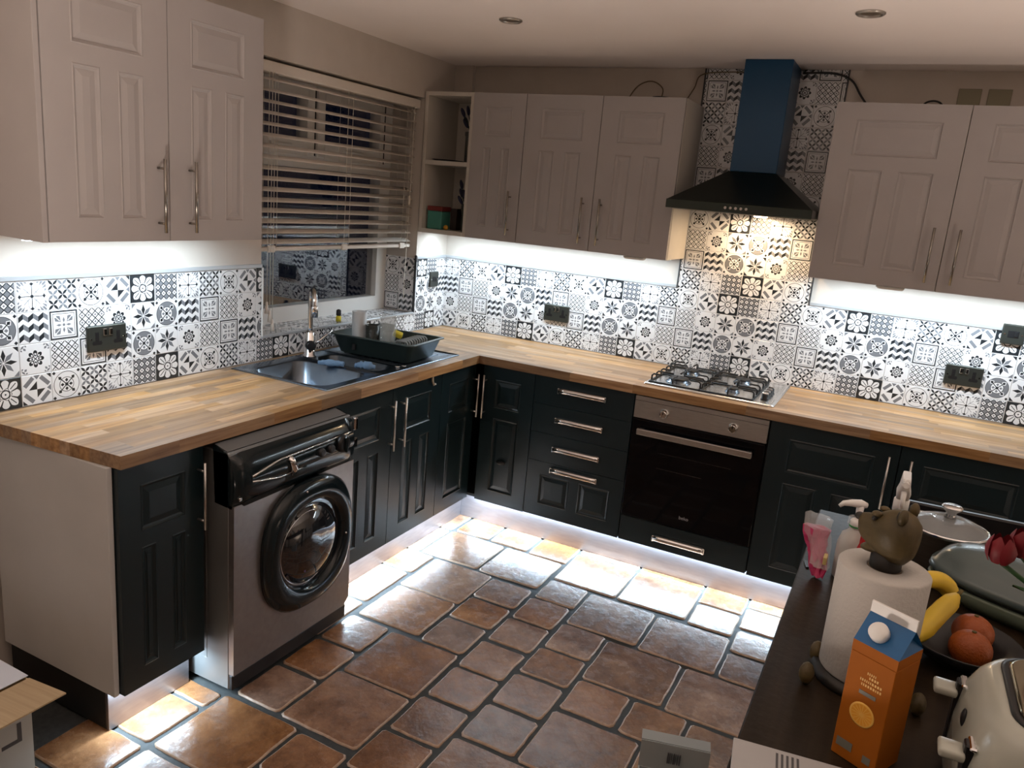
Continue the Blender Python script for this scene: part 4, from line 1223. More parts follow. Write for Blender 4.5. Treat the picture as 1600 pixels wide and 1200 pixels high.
# door hook on the sink cupboard
o = MB().tube([(0.588, -1.005, 0.872), (0.590, -1.005, 0.845), (0.597, -1.005, 0.828), (0.606, -1.005, 0.836)], 0.005, pmat('hook_beige', (0.42, 0.36, 0.27), 0.5), 8).build('over_door_hook')
tag(o, 'small beige hook over the sink cupboard door', 'hook')

# ------------------------------------------------------------------ ornaments on the open shelves
SH1, SH2 = WB + 0.0225, WB + 0.3795
PEWT = pmat('pewter', (0.20, 0.21, 0.20), 0.3, 0.9)
LAV = pmat('lavender_flower', (0.022, 0.022, 0.05), 0.8); STEMD = pmat('dark_stem', (0.02, 0.03, 0.02), 0.7)
def bunch(t, z0, n, hmin, hmax, sp, seed, nm='flower'):
    rgx = random.Random(seed)
    for k in range(n):
        a = rgx.uniform(0, 2 * PI); h = rgx.uniform(hmin, hmax); d = sp * rgx.uniform(0.4, 1)
        p1 = Vector((d * math.cos(a), d * math.sin(a), z0 + h))
        st = MB().tube([(0, 0, z0 - 0.03), tuple(p1 * 0.5 + Vector((0, 0, z0 * 0.5))), tuple(p1)], 0.0022, STEMD, 6).build('stem', t)
        ax = (p1 - Vector((0, 0, z0 - 0.02))).normalized()
        MB().sphere(p1 + ax * 0.012, (0.010, 0.010, 0.026), LAV, 10, 6, ax.to_track_quat('Z', 'Y').to_matrix().to_4x4()).build(nm, st)
t = thing('pewter_vase', 'pewter vase of dark lavender stems on the upper open shelf', 'vase', (0.232, -0.20, SH2))
MB().lathe([(0.030, 0), (0.032, 0.004), (0.031, 0.135), (0.035, 0.14), (0.036, 0.155), (0.032, 0.16), (0.029, 0.158), (0.029, 0.01), (0.001, 0.008)], PEWT, 28).build('body', t)
bunch(t, 0.16, 7, 0.03, 0.10, 0.055, 5)
o = MB().loft([[Vector((p[0], p[1], z)) for p in rrect(0, 0, hx, hy, 0.03)] for hx, hy, z in ((0.06, 0.07, 0), (0.075, 0.085, 0.008), (0.072, 0.082, 0.008), (0.06, 0.07, 0.003))], BLACK, True, True, True).build('small_tray', None, (0.115, -0.215, SH2)); tag(o, 'flat black tray lying on the upper open shelf', 'tray')
t = thing('flower_vase', 'glass vase of dark flowers on the lower open shelf', 'vase', (0.245, -0.22, SH1))
MB().lathe([(0.026, 0), (0.027, 0.003), (0.030, 0.145), (0.027, 0.145), (0.024, 0.008), (0.001, 0.007)], pmat('smoky_glass', (0.10, 0.12, 0.11), 0.08, trans=0.5), 24).build('body', t)
bunch(t, 0.12, 8, 0.03, 0.12, 0.050, 9)
t = thing('storage_tin', 'green tin with a dark red lid on the lower open shelf', 'tin', (0.092, -0.25, SH1))
MB().box(-0.045, 0.045, -0.045, 0.045, 0.0, 0.095, pmat('tin_green', (0.06, 0.24, 0.19), 0.5), 0.003).build('body', t)
MB().box(-0.047, 0.047, -0.047, 0.047, 0.0955, 0.120, pmat('tin_red', (0.16, 0.022, 0.018), 0.5), 0.003).build('lid', t)
o = MB().sphere((0, 0, 0.0135), 0.0135, pmat('orange_ball', (0.55, 0.28, 0.03), 0.6), 14, 8).build('orange_ornament', None, (0.165, -0.29, SH1)); tag(o, 'tiny orange ball beside the green tin', 'ornament')
o = MB().box(-0.02, 0.02, -0.03, 0.03, 0.0, 0.115, pmat('box_dark', (0.03, 0.02, 0.018), 0.6), 0.002).build('dark_box', None, (0.172, -0.20, SH1)); tag(o, 'dark little box behind the orange ball', 'box')

# ------------------------------------------------------------------ dining table in the foreground
TZT = 0.900
TWOOD = pmat('dark_table_wood', (0.016, 0.011, 0.007), 0.36, spec=0.14, noise=(3.0, (0.030, 0.020, 0.012), (14, 1.2, 1)), bump=0.12, bscale=60)
tb = thing('breakfast_table', 'dark stained wooden table in the right foreground', 'table', (2.80, -2.50, 0.0))
TX0, TX1, TY0, TY1 = 2.318 - 2.80, 3.28 - 2.80, -3.30 + 2.50, -1.655 + 2.50
MB().box(TX0, TX1, TY0, TY1, TZT - 0.035, TZT, TWOOD, 0.003).build('table_top', tb)
for x in (TX0 + 0.10, TX1 - 0.10):
    for y in (TY0 + 0.10, TY1 - 0.10): MB().box(x - 0.035, x + 0.035, y - 0.035, y + 0.035, 0.0, TZT - 0.0355, TWOOD, 0.003).build('leg', tb)
for x in (TX0 + 0.10, TX1 - 0.10): MB().box(x - 0.012, x + 0.012, TY0 + 0.136, TY1 - 0.136, TZT - 0.12, TZT - 0.0355, TWOOD).build('apron', tb)
for y in (TY0 + 0.10, TY1 - 0.10): MB().box(TX0 + 0.136, TX1 - 0.136, y - 0.012, y + 0.012, TZT - 0.12, TZT - 0.0355, TWOOD).build('apron', tb)

# chair at the far end
BLW = pmat('black_wood', (0.010, 0.010, 0.011), 0.35)
ch = thing('spindle_chair', 'black spindle-backed chair at the far end of the table', 'chair', (2.73, -1.30, 0.0))
MB().box(-0.21, 0.21, -0.13, 0.29, 0.60, 0.635, BLW, 0.008).build('seat', ch)
MB().box(-0.20, 0.30, -0.165, -0.143, 0.865, 0.925, BLW, 0.005, M=Matrix.Rotation(-0.02, 4, 'Y')).build('top_rail', ch)
for k in range(7):
    MB().cyl((-0.17 + 0.068 * k, -0.12, 0.63), (-0.165 + 0.068 * k, -0.152, 0.872), 0.009, BLW, 10).build('spindle', ch)
for x in (-0.19, 0.19):
    for y in (-0.11, 0.27): MB().cyl((x * 0.95, y, 0.605), (x * 1.08, y * 1.05, 0.0), 0.016, BLW, 12, 0.013).build('leg', ch)
LAB = pmat('paper_label', (0.45, 0.42, 0.38), 0.7)
lb_ = MB().box(-0.145, -0.095, -0.1672, -0.1655, 0.880, 0.905, LAB, M=Matrix.Rotation(-0.02, 4, 'Y')).build('label', ch)

# kitchen roll on a carved bear holder
bh = thing('bear_roll_holder', 'carved brown bear kitchen-roll holder on the table', 'roll holder', (2.480, -2.520, TZT))
BEAR = pmat('bear_brown', (0.095, 0.066, 0.022), 0.55, noise=(16, (0.045, 0.032, 0.010), (1, 1, 1)), bump=0.5, bscale=45)
BEARD = pmat('bear_dark', (0.012, 0.010, 0.008), 0.5)
MB().lathe([(0.085, 0.0), (0.088, 0.006), (0.084, 0.018), (0.03, 0.0195)], BEARD, 32).build('base', bh)
MB().lathe([(0.021, 0.0195), (0.021, 0.205), (0.026, 0.222), (0.026, 0.250)], BEARD, 24).build('post', bh)
for (x, y) in ((-0.088, -0.075), (-0.080, 0.012), (0.09, -0.06)):
    MB().sphere((x, y, 0.020), (0.013, 0.017, 0.020), BEAR, 14, 8).build('paw', bh)
# head: skull, cheeks, muzzle, jaw as one lofted surface along the snout axis
hdm = MB()
ax = Vector((-0.93, 0.30, 0.0)).normalized(); sd = Vector((0.30, 0.93, 0)); up = Vector((0, 0, 1))
ctr = Vector((0.0, 0.0, 0.290))
secs = [(-0.062, 0.012, 0.012, -0.004), (-0.056, 0.034, 0.036, -0.004), (-0.040, 0.049, 0.052, -0.004), (-0.018, 0.055, 0.057, -0.002), (0.004, 0.052, 0.053, -0.002), (0.022, 0.044, 0.046, -0.004),
        (0.036, 0.034, 0.038, -0.006), (0.050, 0.027, 0.032, -0.006), (0.064, 0.023, 0.027, -0.004), (0.074, 0.017, 0.020, 0.000), (0.079, 0.007, 0.008, 0.004)]
rings = []
for (s, rw, rh, dz) in secs:
    s, rw, rh, dz = s * 0.72, rw * 0.78, rh * 0.74, dz * 0.7
    rings.append([ctr + ax * s + sd * (rw * math.cos(a)) + up * (dz + rh * math.sin(a) * (1.0 if math.sin(a) > 0 else 1.32)) for a in [2 * PI * k / 20 for k in range(20)]])
hdm.loft(rings, BEAR, True, True, True)
head = hdm.build('head', bh)
MB().sphere(ctr + ax * 0.057 + up * 0.007, (0.009, 0.009, 0.007), BEARD, 12, 8).build('nose', head)
for s in (-1, 1):
    MB().sphere(ctr + ax * 0.026 + sd * (s * 0.0225) + up * 0.019, 0.0046, BEARD, 10, 6).build('eye', head)
    MB().sphere(ctr + ax * 0.024 + sd * (s * 0.018) + up * 0.027, (0.009, 0.008, 0.005), BEAR, 10, 6).build('brow', head)
    e_ = MB(); Mx = Matrix(((sd.x, ax.x, 0, 0), (sd.y, ax.y, 0, 0), (0, 0, 1, 0), (0, 0, 0, 1)))
    e_.sphere(ctr - ax * 0.020 + sd * (s * 0.028) + up * 0.037, (0.012, 0.008, 0.014), BEAR, 14, 8, Mx); er = e_.build('ear', head)
    MB().sphere(ctr - ax * 0.0135 + sd * (s * 0.0285) + up * 0.038, (0.0065, 0.003, 0.008), BEARD, 12, 6, Mx).build('inner_ear', head)
jaw = MB(); rings = []
for (s, rw, rh) in ((0.004, 0.026, 0.013), (0.020, 0.020, 0.011), (0.034, 0.015, 0.008), (0.043, 0.009, 0.005), (0.046, 0.003, 0.002)):
    rings.append([ctr + ax * s + sd * (rw * math.cos(a)) + up * (-0.036 - 0.25 * max(s - 0.01, 0) + rh * math.sin(a)) for a in [2 * PI * k / 16 for k in range(16)]])
jaw.loft(rings, BEAR, True, True, True).build('jaw', head)
t = thing('kitchen_roll', 'white kitchen paper roll on the bear holder', 'paper roll', (2.480, -2.520, TZT + 0.020))
PAPER = pmat('kitchen_paper', (0.50, 0.485, 0.455), 0.9, bump=0.35, bscale=160)
m2 = MB(); m2.lathe([(0.030, 0.0), (0.073, 0.0), (0.0755, 0.003), (0.0755, 0.199), (0.073, 0.202), (0.030, 0.202), (0.028, 0.199), (0.028, 0.003), (0.030, 0.0)], PAPER, 48, cap0=False, cap1=False); m2.build('paper', t)
MB().lathe([(0.0278, 0.001), (0.0278, 0.201), (0.0255, 0.201), (0.0255, 0.001), (0.0278, 0.001)], pmat('core_card', (0.12, 0.09, 0.06), 0.8), 32, cap0=False, cap1=False).build('core', t)

# juice carton
jc = thing('juice_carton', 'orange juice carton with a blue gable top and white cap', 'carton', (2.498, -2.748, TZT), -math.atan2(0.031, 0.061))
ORG = pmat('carton_orange', (0.36, 0.105, 0.007), 0.65, spec=0.2, noise=(12, (0.32, 0.092, 0.006), (1, 1, 1)))
BLU = pmat('carton_blue', (0.005, 0.10, 0.27), 0.45); CWH = pmat('carton_white', (0.72, 0.72, 0.70), 0.45)
hc = 0.035
MB().box(-hc, hc, -hc, hc, 0.0005, 0.178, ORG, 0.001).build('body', jc)
m2 = MB()
# gable: front and back slopes meet in a ridge along x; sides fold in
A = [(-hc, -hc, 0.1785), (hc, -hc, 0.1785), (hc, hc, 0.1785), (-hc, hc, 0.1785)]
A = [Vector(p) for p in A]; S = [p + Vector((0, 0, 0.017)) for p in A]
m2.loft([A, S], ORG, True, True, False, False)
rf = [Vector((-hc, -0.001, 0.232)), Vector((hc, -0.001, 0.232)), Vector((hc, 0.001, 0.232)), Vector((-hc, 0.001, 0.232))]
lft, rgt = Vector((-hc + 0.016, 0, 0.224)), Vector((hc - 0.016, 0, 0.224))
V_ = lambda p: m2.bm.verts.new(p)
s0, s1, s2, s3 = [V_(p) for p in S]; r0, r1, r2, r3 = [V_(p) for p in rf]; l_, g_ = V_(lft), V_(rgt)
m2._fin([m2.bm.faces.new((s0, s1, r1, r0)), m2.bm.faces.new((s2, s3, r3, r2)), m2.bm.faces.new((s3, s0, l_)), m2.bm.faces.new((s0, r0, l_)), m2.bm.faces.new((r3, s3, l_)), m2.bm.faces.new((r0, r3, l_)),
         m2.bm.faces.new((s1, s2, g_)), m2.bm.faces.new((r1, s1, g_)), m2.bm.faces.new((s2, r2, g_)), m2.bm.faces.new((r2, r1, g_)), m2.bm.faces.new((r0, r1, r2, r3))], BLU)
m2.build('gable_top', jc)
MB().box(-hc, hc, -0.0018, 0.0018, 0.2325, 0.250, CWH).build('top_seal', jc)
gm = Matrix.Translation((-0.006, -0.019, 0.213)) @ Matrix.Rotation(math.radians(46), 4, 'X')
MB().lathe([(0.0145, 0.0), (0.0145, 0.010), (0.0130, 0.0125), (0.0, 0.0128)], WHITEP, 24, gm).build('cap', jc)
YO = pmat('print_orange_slice', (0.80, 0.36, 0.03), 0.5); YO2 = pmat('print_slice_rim', (0.85, 0.50, 0.10), 0.5); GR = pmat('print_grey', (0.16, 0.16, 0.13), 0.5); PY = pmat('print_yellow', (0.72, 0.42, 0.10), 0.5)
fr = Matrix.Translation((0, -hc - 0.0006, 0)) @ FRONT
sl_ = MB().lathe([(0.0195, 0.0), (0.0195, 0.0004), (0.0165, 0.0004)], YO2, 32).build('printed_slice', jc); sl_.matrix_local = Matrix.Translation((0.0, -hc - 0.0003, 0.086)) @ FRONT
m3 = MB(); m3.lathe([(0.0165, 0.0), (0.0165, 0.0006)], YO, 32)
for k in range(8):
    a = PI * k / 8
    m3.box(-0.016, 0.016, -0.0004, 0.0004, 0.0006, 0.0008, YO2, M=Matrix.Rotation(a, 4, 'Z'))
o = m3.build('segments', sl_)
rgt_ = random.Random(4)
for zz, xa, xb in ((0.152, -0.004, 0.010), (0.146, 0.0, 0.012), (0.139, -0.013, 0.018), (0.132, -0.010, 0.019)):      # the small print, too small to read
    x_ = xa
    while x_ < xb:
        wd_ = rgt_.uniform(0.0012, 0.003); MB().box(x_, x_ + wd_, -hc - 0.0008, -hc - 0.0004, zz, zz + 0.004, PY).build('small_print', jc); x_ += wd_ + 0.0014
o = MB().box(-0.011, 0.015, -hc - 0.0009, -hc - 0.0003, 0.118, 0.124, GR).build('printed_strip', jc)
o = MB().box(-0.029, -0.004, -hc - 0.0009, -hc - 0.0003, 0.018, 0.032, GR).build('printed_strip', jc)
o = MB().box(0.014, 0.026, -hc - 0.0009, -hc - 0.0003, 0.014, 0.026, GR).build('printed_strip', jc)

# toaster
ts = thing('toaster', 'cream four-slot toaster with a chrome top', 'toaster', (2.765, -2.775, TZT), math.radians(1))
CREAM = pmat('toaster_cream', (0.42, 0.43, 0.37), 0.22, coat=0.4, noise=(20, (0.40, 0.41, 0.35), (1, 1, 1)))
CHT = pmat('toaster_chrome', (0.42, 0.38, 0.28), 0.14, 1.0)
m2 = MB(); rings = []
for hx, hy, rad, z in ((0.155, 0.130, 0.05, 0.010), (0.160, 0.135, 0.055, 0.016), (0.160, 0.135, 0.06, 0.09), (0.154, 0.129, 0.06, 0.135), (0.143, 0.120, 0.06, 0.162), (0.130, 0.112, 0.055, 0.176), (0.120, 0.106, 0.05, 0.1795)):
    rings.append([Vector((p[0], p[1], z)) for p in rrect(0, 0, hx, hy, rad, 8)])
m2.loft(rings, CREAM, True, True, True); m2.build('body', ts)
m2 = MB(); m2.loft([[Vector((p[0], p[1], z)) for p in rrect(0, 0, 0.118 - i, 0.104 - i, 0.045, 8)] for i, z in ((0, 0.178), (0, 0.182), (0.004, 0.1835))], BLACK, True, True, True); m2.build('gasket', ts)
m2 = MB(); m2.loft([[Vector((p[0], p[1], z)) for p in rrect(0, 0, 0.109 - i, 0.095 - i, 0.038, 8)] for i, z in ((0, 0.183), (0, 0.186), (0.004, 0.189))], CHT, True, True, True); ct = m2.build('top_plate', ts)
for y in (-0.066, -0.022, 0.022, 0.066):
    MB().loft([[Vector((p[0], p[1], z)) for p in rrect(0.014, y, 0.078 - i, 0.0135 - i * .5, 0.006, 3)] for i, z in ((0, 0.1885), (0, 0.1897))], BLACKM, True, True, True, False).build('slot', ct)
for y in (-0.081, 0.081):
    MB().box(-0.163, -0.150, y - 0.010, y + 0.010, 0.030, 0.135, BLACK, 0.002).build('lever_track', ts)
    MB().box(-0.192, -0.160, y - 0.017, y + 0.017, 0.112, 0.124, CREAM, 0.004, 2).build('lever', ts)
    MB().box(-0.158, -0.148, y - 0.016, y + 0.016, 0.1305, 0.1365, CHROME, 0.002).build('chrome_stop', ts)
MB().sphere((-0.157, 0.002, 0.122), (0.004, 0.009, 0.013), BLACK, 12, 8).build('badge', ts)
for x in (-0.11, 0.11):
    for y in (-0.09, 0.09): MB().cyl((x, y, 0.0), (x, y, 0.0105), 0.012, BLACK, 12).build('foot', ts)
ts.scale = (1.0, 1.0, 1.08)

# pan with glass lid
pn = thing('lidded_pan', 'steel saucepan with a domed glass lid and steel knob', 'pan', (2.622, -1.835, TZT))
m2 = MB(); m2.lathe([(0.078, 0.0), (0.083, 0.004), (0.085, 0.085), (0.090, 0.088), (0.086, 0.089), (0.082, 0.086), (0.079, 0.006), (0.0, 0.005)], STEEL, 40); m2.build('pot', pn)
LIDG = pmat('lid_glass', (0.30, 0.33, 0.34), 0.05, alpha=0.45)
m2 = MB(); m2.lathe([(0.090, 0.090), (0.086, 0.096), (0.070, 0.106), (0.045, 0.114), (0.012, 0.118), (0.012, 0.115), (0.045, 0.111), (0.069, 0.103), (0.084, 0.093)], LIDG, 40, cap0=False, cap1=False); lid = m2.build('lid', pn)
MB().lathe([(0.0905, 0.0885), (0.0935, 0.091), (0.0915, 0.0955), (0.087, 0.096), (0.088, 0.090)], CHROME, 40, cap0=False, cap1=False).build('lid_rim', lid)
m2 = MB(); m2.lathe([(0.014, 0.117), (0.011, 0.124), (0.012, 0.132), (0.023, 0.142), (0.024, 0.146), (0.020, 0.149), (0.0, 0.150)], CHROME, 24); m2.build('knob', lid)

# clamshell grill
gr = thing('contact_grill', 'grey oval clamshell grill lying on the right of the table', 'grill', (2.765, -2.045, TZT), math.radians(-24))
GREY = pmat('grill_grey', (0.085, 0.115, 0.115), 0.25, coat=0.3); PALE = pmat('grill_pale', (0.13, 0.165, 0.12), 0.4)
def ov_(hx, hy, z, n=40, k=2.6): return [Vector((hx * math.copysign(abs(math.cos(a)) ** (2 / k), math.cos(a)), hy * math.copysign(abs(math.sin(a)) ** (2 / k), math.sin(a)), z)) for a in [2 * PI * i / n for i in range(n)]]
MB().loft([ov_(0.14, 0.075, 0.0), ov_(0.172, 0.095, 0.018), ov_(0.185, 0.103, 0.040), ov_(0.180, 0.100, 0.044)], PALE, True, True, True).build('lower_shell', gr)
MB().loft([ov_(0.172, 0.094, 0.0445), ov_(0.172, 0.094, 0.052)], BLACK, True, True, True).build('hinge_gap', gr)
MB().loft([ov_(0.182, 0.101, 0.0525), ov_(0.187, 0.105, 0.060), ov_(0.183, 0.102, 0.072), ov_(0.176, 0.097, 0.074), ov_(0.165, 0.088, 0.094), ov_(0.140, 0.070, 0.110), ov_(0.09, 0.04, 0.119), ov_(0.03, 0.012, 0.121)], GREY, True, True, True).build('upper_shell', gr)

# fruit
bw = thing('fruit_bowl', 'shallow black fruit bowl behind the juice carton', 'bowl', (2.640, -2.345, TZT))
m2 = MB(); m2.lathe([(0.040, 0.0), (0.045, 0.003), (0.085, 0.026), (0.105, 0.052), (0.102, 0.053), (0.082, 0.030), (0.04, 0.008), (0.001, 0.006)], BLACK, 40); m2.build('body', bw)
BAN = pmat('banana_yellow', (0.72, 0.49, 0.035), 0.5, noise=(10, (0.58, 0.40, 0.035), (1, 1, 1)))
BANT = pmat('banana_tip', (0.10, 0.075, 0.02), 0.7)
def banana(pts, label, r=0.019):
    P = [Vector(p) for p in pts]; out = []
    for i in range(17):
        s = i / 16
        out.append((1 - s) ** 2 * P[0] + 2 * s * (1 - s) * P[1] + s * s * P[2])
    rad = [r * min(1.0, 0.42 + 2.6 * s, 0.36 + 4.5 * (1 - s)) for s in [i / 16 for i in range(17)]]
    t = thing('banana', label, 'banana', tuple(out[0]), group='bananas in the fruit bowl')
    MB().tube([tuple(p - out[0]) for p in out], rad, BAN, 6).build('skin', t)
    d = (out[-1] - out[-2]).normalized()
    MB().tube([tuple(out[-1] - out[0]), tuple(out[-1] - out[0] + d * 0.016)], [rad[-1] * 0.7, rad[-1] * 0.5], BANT, 6).build('stalk', t)
banana([(2.560, -2.420, 0.958), (2.575, -2.360, 0.965), (2.622, -2.290, 1.010)], 'front bright yellow banana leaning against the kitchen roll', 0.020)
banana([(2.632, -2.215, 0.962), (2.600, -2.215, 1.025), (2.545, -2.300, 1.018)], 'rear banana arching behind the kitchen roll')
for x, y, z, lb in ((2.652, -2.379, TZT + 0.047, 'orange fruit at the front of the fruit bowl'), (2.660, -2.304, TZT + 0.047, 'orange fruit at the back of the fruit bowl')):
    t = thing('orange_fruit', lb, 'orange', (x, y, z - 0.034), group='oranges in the fruit bowl')
    MB().sphere((0, 0, 0.036), (0.037, 0.037, 0.035), pmat('orange_peel', (0.30, 0.065, 0.008), 0.45, bump=0.4, bscale=220), 24, 14).build('peel', t)
    MB().cyl((0, 0, 0.070), (0, 0, 0.073), 0.004, BANT, 8).build('stalk', t)

# bottles
sb = thing('spray_bottle', 'white trigger spray bottle standing behind the bear', 'spray bottle', (2.502, -2.055, TZT))
TRB = pmat('spray_blue', (0.012, 0.035, 0.15), 0.35)
MB().lathe([(0.030, 0), (0.033, 0.004), (0.033, 0.12), (0.026, 0.150), (0.015, 0.172), (0.0135, 0.18)], TRB, 24).build('bottle', sb)
MB().lathe([(0.0165, 0.178), (0.0165, 0.205), (0.014, 0.208)], WHITEP, 20).build('collar', sb)
m2 = MB(); m2.loft([[Vector((p[0], p[1] - dy, z)) for p in rrect(0, 0, hx, hy, 0.006, 4)] for hx, hy, z, dy in ((0.013, 0.016, 0.208, 0), (0.015, 0.022, 0.225, 0.004), (0.011, 0.030, 0.240, 0.014), (0.009, 0.034, 0.262, 0.020), (0.008, 0.034, 0.268, 0.020))], WHITEP, True, True, True); hd_ = m2.build('spray_head', sb)
MB().tube([(0, -0.030, 0.240), (0, -0.045, 0.222), (0, -0.046, 0.196)], [0.006, 0.0055, 0.004], WHITEP, 8).build('trigger', hd_)
MB().cyl((0, -0.052, 0.256), (0, -0.062, 0.256), 0.007, WHITEP, 12).build('nozzle', hd_)
sp = thing('soap_pump_bottle', 'white soap pump bottle beside the pink wrapper', 'soap bottle', (2.422, -2.088, TZT), math.radians(200))
SOAP = pmat('soap_plastic', (0.48, 0.47, 0.44), 0.3)
MB().lathe([(0.030, 0), (0.034, 0.004), (0.034, 0.085), (0.028, 0.108), (0.014, 0.120), (0.013, 0.128)], SOAP, 24).build('bottle', sp)
MB().lathe([(0.0155, 0.126), (0.0155, 0.142), (0.012, 0.145), (0.006, 0.147), (0.006, 0.175)], WHITEP, 20).build('collar', sp)
m2 = MB(); m2.tube([(-0.014, 0, 0.181), (0.0, 0, 0.183), (0.020, 0, 0.183), (0.038, 0, 0.180), (0.046, 0, 0.172)], [0.006, 0.010, 0.008, 0.006, 0.004], WHITEP, 10); m2.cyl((0, 0, 0.15), (0, 0, 0.180), 0.007, WHITEP, 12, 0.009); m2.build('pump_head', sp)
MB().lathe([(0.0157, 0.1275), (0.0162, 0.128), (0.0162, 0.131), (0.0157, 0.1315)], pmat('green_ring', (0.02, 0.22, 0.05), 0.4), 20, cap0=False, cap1=False).build('ring', sp)
# plastic tub behind the soap
o = MB().loft([[Vector((p[0], p[1], z)) for p in rrect(0, 0, hx, hy, 0.015)] for hx, hy, z in ((0.035, 0.030, 0), (0.042, 0.036, 0.11), (0.045, 0.039, 0.112), (0.043, 0.037, 0.114), (0.040, 0.034, 0.11), (0.033, 0.028, 0.005))], pmat('clear_plastic', (0.6, 0.64, 0.66), 0.1, alpha=0.25), True, True, True).build('plastic_tub', None, (2.445, -2.005, TZT)); tag(o, 'clear plastic tub behind the soap pump', 'tub')
# pink wrapper: crumpled paper cone with clear film
PINK = pmat('pink_paper', (0.36, 0.008, 0.075), 0.45); FILM = pmat('clear_film', (0.6, 0.62, 0.63), 0.08, alpha=0.22)
pw = thing('pink_wrapper', 'crumpled pink flower wrapper with clear film at the table edge', 'wrapper', (2.364, -2.135, TZT))
rgx = random.Random(21)
def crumple(rings_n, zfun, rfun, jit, mat, name, parent, lean):
    rings = []
    for i in range(rings_n):
        s = i / (rings_n - 1)
        rings.append([Vector((rfun(s) * math.cos(2 * PI * k / 14) * (1 + rgx.uniform(-jit, jit)) + lean[0] * s, rfun(s) * 0.7 * math.sin(2 * PI * k / 14) * (1 + rgx.uniform(-jit, jit)) + lean[1] * s, zfun(s) + rgx.uniform(-jit, jit) * 0.012)) for k in range(14)])
    return MB().loft(rings, mat, True, True, True, False).build(name, parent)
crumple(7, lambda s: 0.004 + 0.085 * s, lambda s: 0.013 + 0.017 * s, 0.3, PINK, 'paper', pw, (-0.028, 0.085))
crumple(6, lambda s: 0.030 + 0.080 * s, lambda s: 0.020 + 0.015 * s, 0.22, FILM, 'film', pw, (-0.030, 0.11))
YELL = pmat('price_sticker', (0.55, 0.42, 0.16), 0.5)
MB().box(0.004, 0.012, -0.012, 0.016, 0.040, 0.058, YELL, 0.001).build('sticker', pw)
# red cloth
o = crumple(5, lambda s: 0.0 + 0.17 * s, lambda s: 0.030 - 0.012 * s, 0.35, pmat('red_packet', (0.42, 0.012, 0.016), 0.5), 'red_packet', None, (0.0, 0.0)); o.location = (2.455, -2.145, TZT + 0.006); tag(o, 'crumpled red packet behind the bear head', 'packet')
# black clip at the edge
o = MB().box(-0.004, 0.004, -0.020, 0.020, 0.0003, 0.003, BLACK, 0.001).build('hair_clip', None, (2.332, -2.075, TZT), (0, 0, 0.25)); tag(o, 'small black clip lying near the left edge of the table', 'clip')

# tulips
vz = thing('tulip_vase', 'red tulips in a vase at the right edge of the table', 'flowers', (2.790, -2.465, TZT))
MB().lathe([(0.035, 0), (0.040, 0.004), (0.042, 0.10), (0.030, 0.15), (0.036, 0.17), (0.033, 0.17), (0.027, 0.15), (0.038, 0.10), (0.036, 0.008), (0.001, 0.007)], pmat('vase_green', (0.05, 0.10, 0.06), 0.2), 28).build('vase', vz)
TUL = pmat('tulip_red', (0.17, 0.008, 0.014), 0.5); GST = pmat('tulip_green', (0.015, 0.07, 0.014), 0.5)
for (tx, ty, tz) in ((-0.148, -0.045, 0.292), (-0.115, -0.015, 0.300), (-0.05, -0.06, 0.33), (0.02, 0.05, 0.31)):
    tip = Vector((tx, ty, tz)); mid = Vector((tx * 0.55, ty * 0.6, 0.235))
    st = MB().tube([(tx * 0.05, 0, 0.02), (tx * 0.15, ty * 0.2, 0.15), tuple(mid), tuple(tip - Vector((0, 0, 0.014)))], 0.0042, GST, 8).build('stem', vz)
    ph = MB()
    for k in range(6):
        a = 2 * PI * k / 6; ro = 0.0165 if k % 2 else 0.014
        rows = []
        for s in (0.0, 0.25, 0.5, 0.75, 1.0):
            rr = ro * (0.45 + 1.1 * math.sin(PI * (0.15 + 0.62 * s))) * (1 - 0.25 * s * s); wd = 0.015 * math.sin(PI * min(0.12 + s * 0.85, 0.97))
            c_ = Vector((math.cos(a), math.sin(a), 0)); tn = Vector((-math.sin(a), math.cos(a), 0))
            rows.append([tip + c_ * (rr - 0.3 * abs(q_) * wd) + tn * (q_ * wd) + Vector((0, 0, -0.016 + 0.046 * s)) for q_ in (-1, -0.5, 0, 0.5, 1)])
        ph.loft(rows, TUL, False, False, False)
    ph.sphere(tip + Vector((0, 0, -0.006)), (0.012, 0.012, 0.012), TUL, 12, 8)
    ph.build('bloom', st)
for a0, ln, h_ in ((PI, 0.11, 0.24), (2.6, 0.12, 0.20), (3.6, 0.09, 0.26), (0.4, 0.1, 0.22)):
    rows = []
    for i in range(7):
        s = i / 6; c_ = Vector((math.cos(a0), math.sin(a0), 0)); tn = Vector((-math.sin(a0), math.cos(a0), 0))
        p = c_ * (ln * s ** 1.4) + Vector((0, 0, 0.10 + (h_ - 0.10) * math.sin(s * PI * 0.55)))
        wd = 0.018 * math.sin(PI * min(0.08 + 0.9 * s, 0.985))
        rows.append([p + tn * (q_ * wd) + Vector((0, 0, 0.004 * abs(q_))) for q_ in (-1, 0, 1)])
    MB().loft(rows, GST, False, False, False).build('leaf', vz)

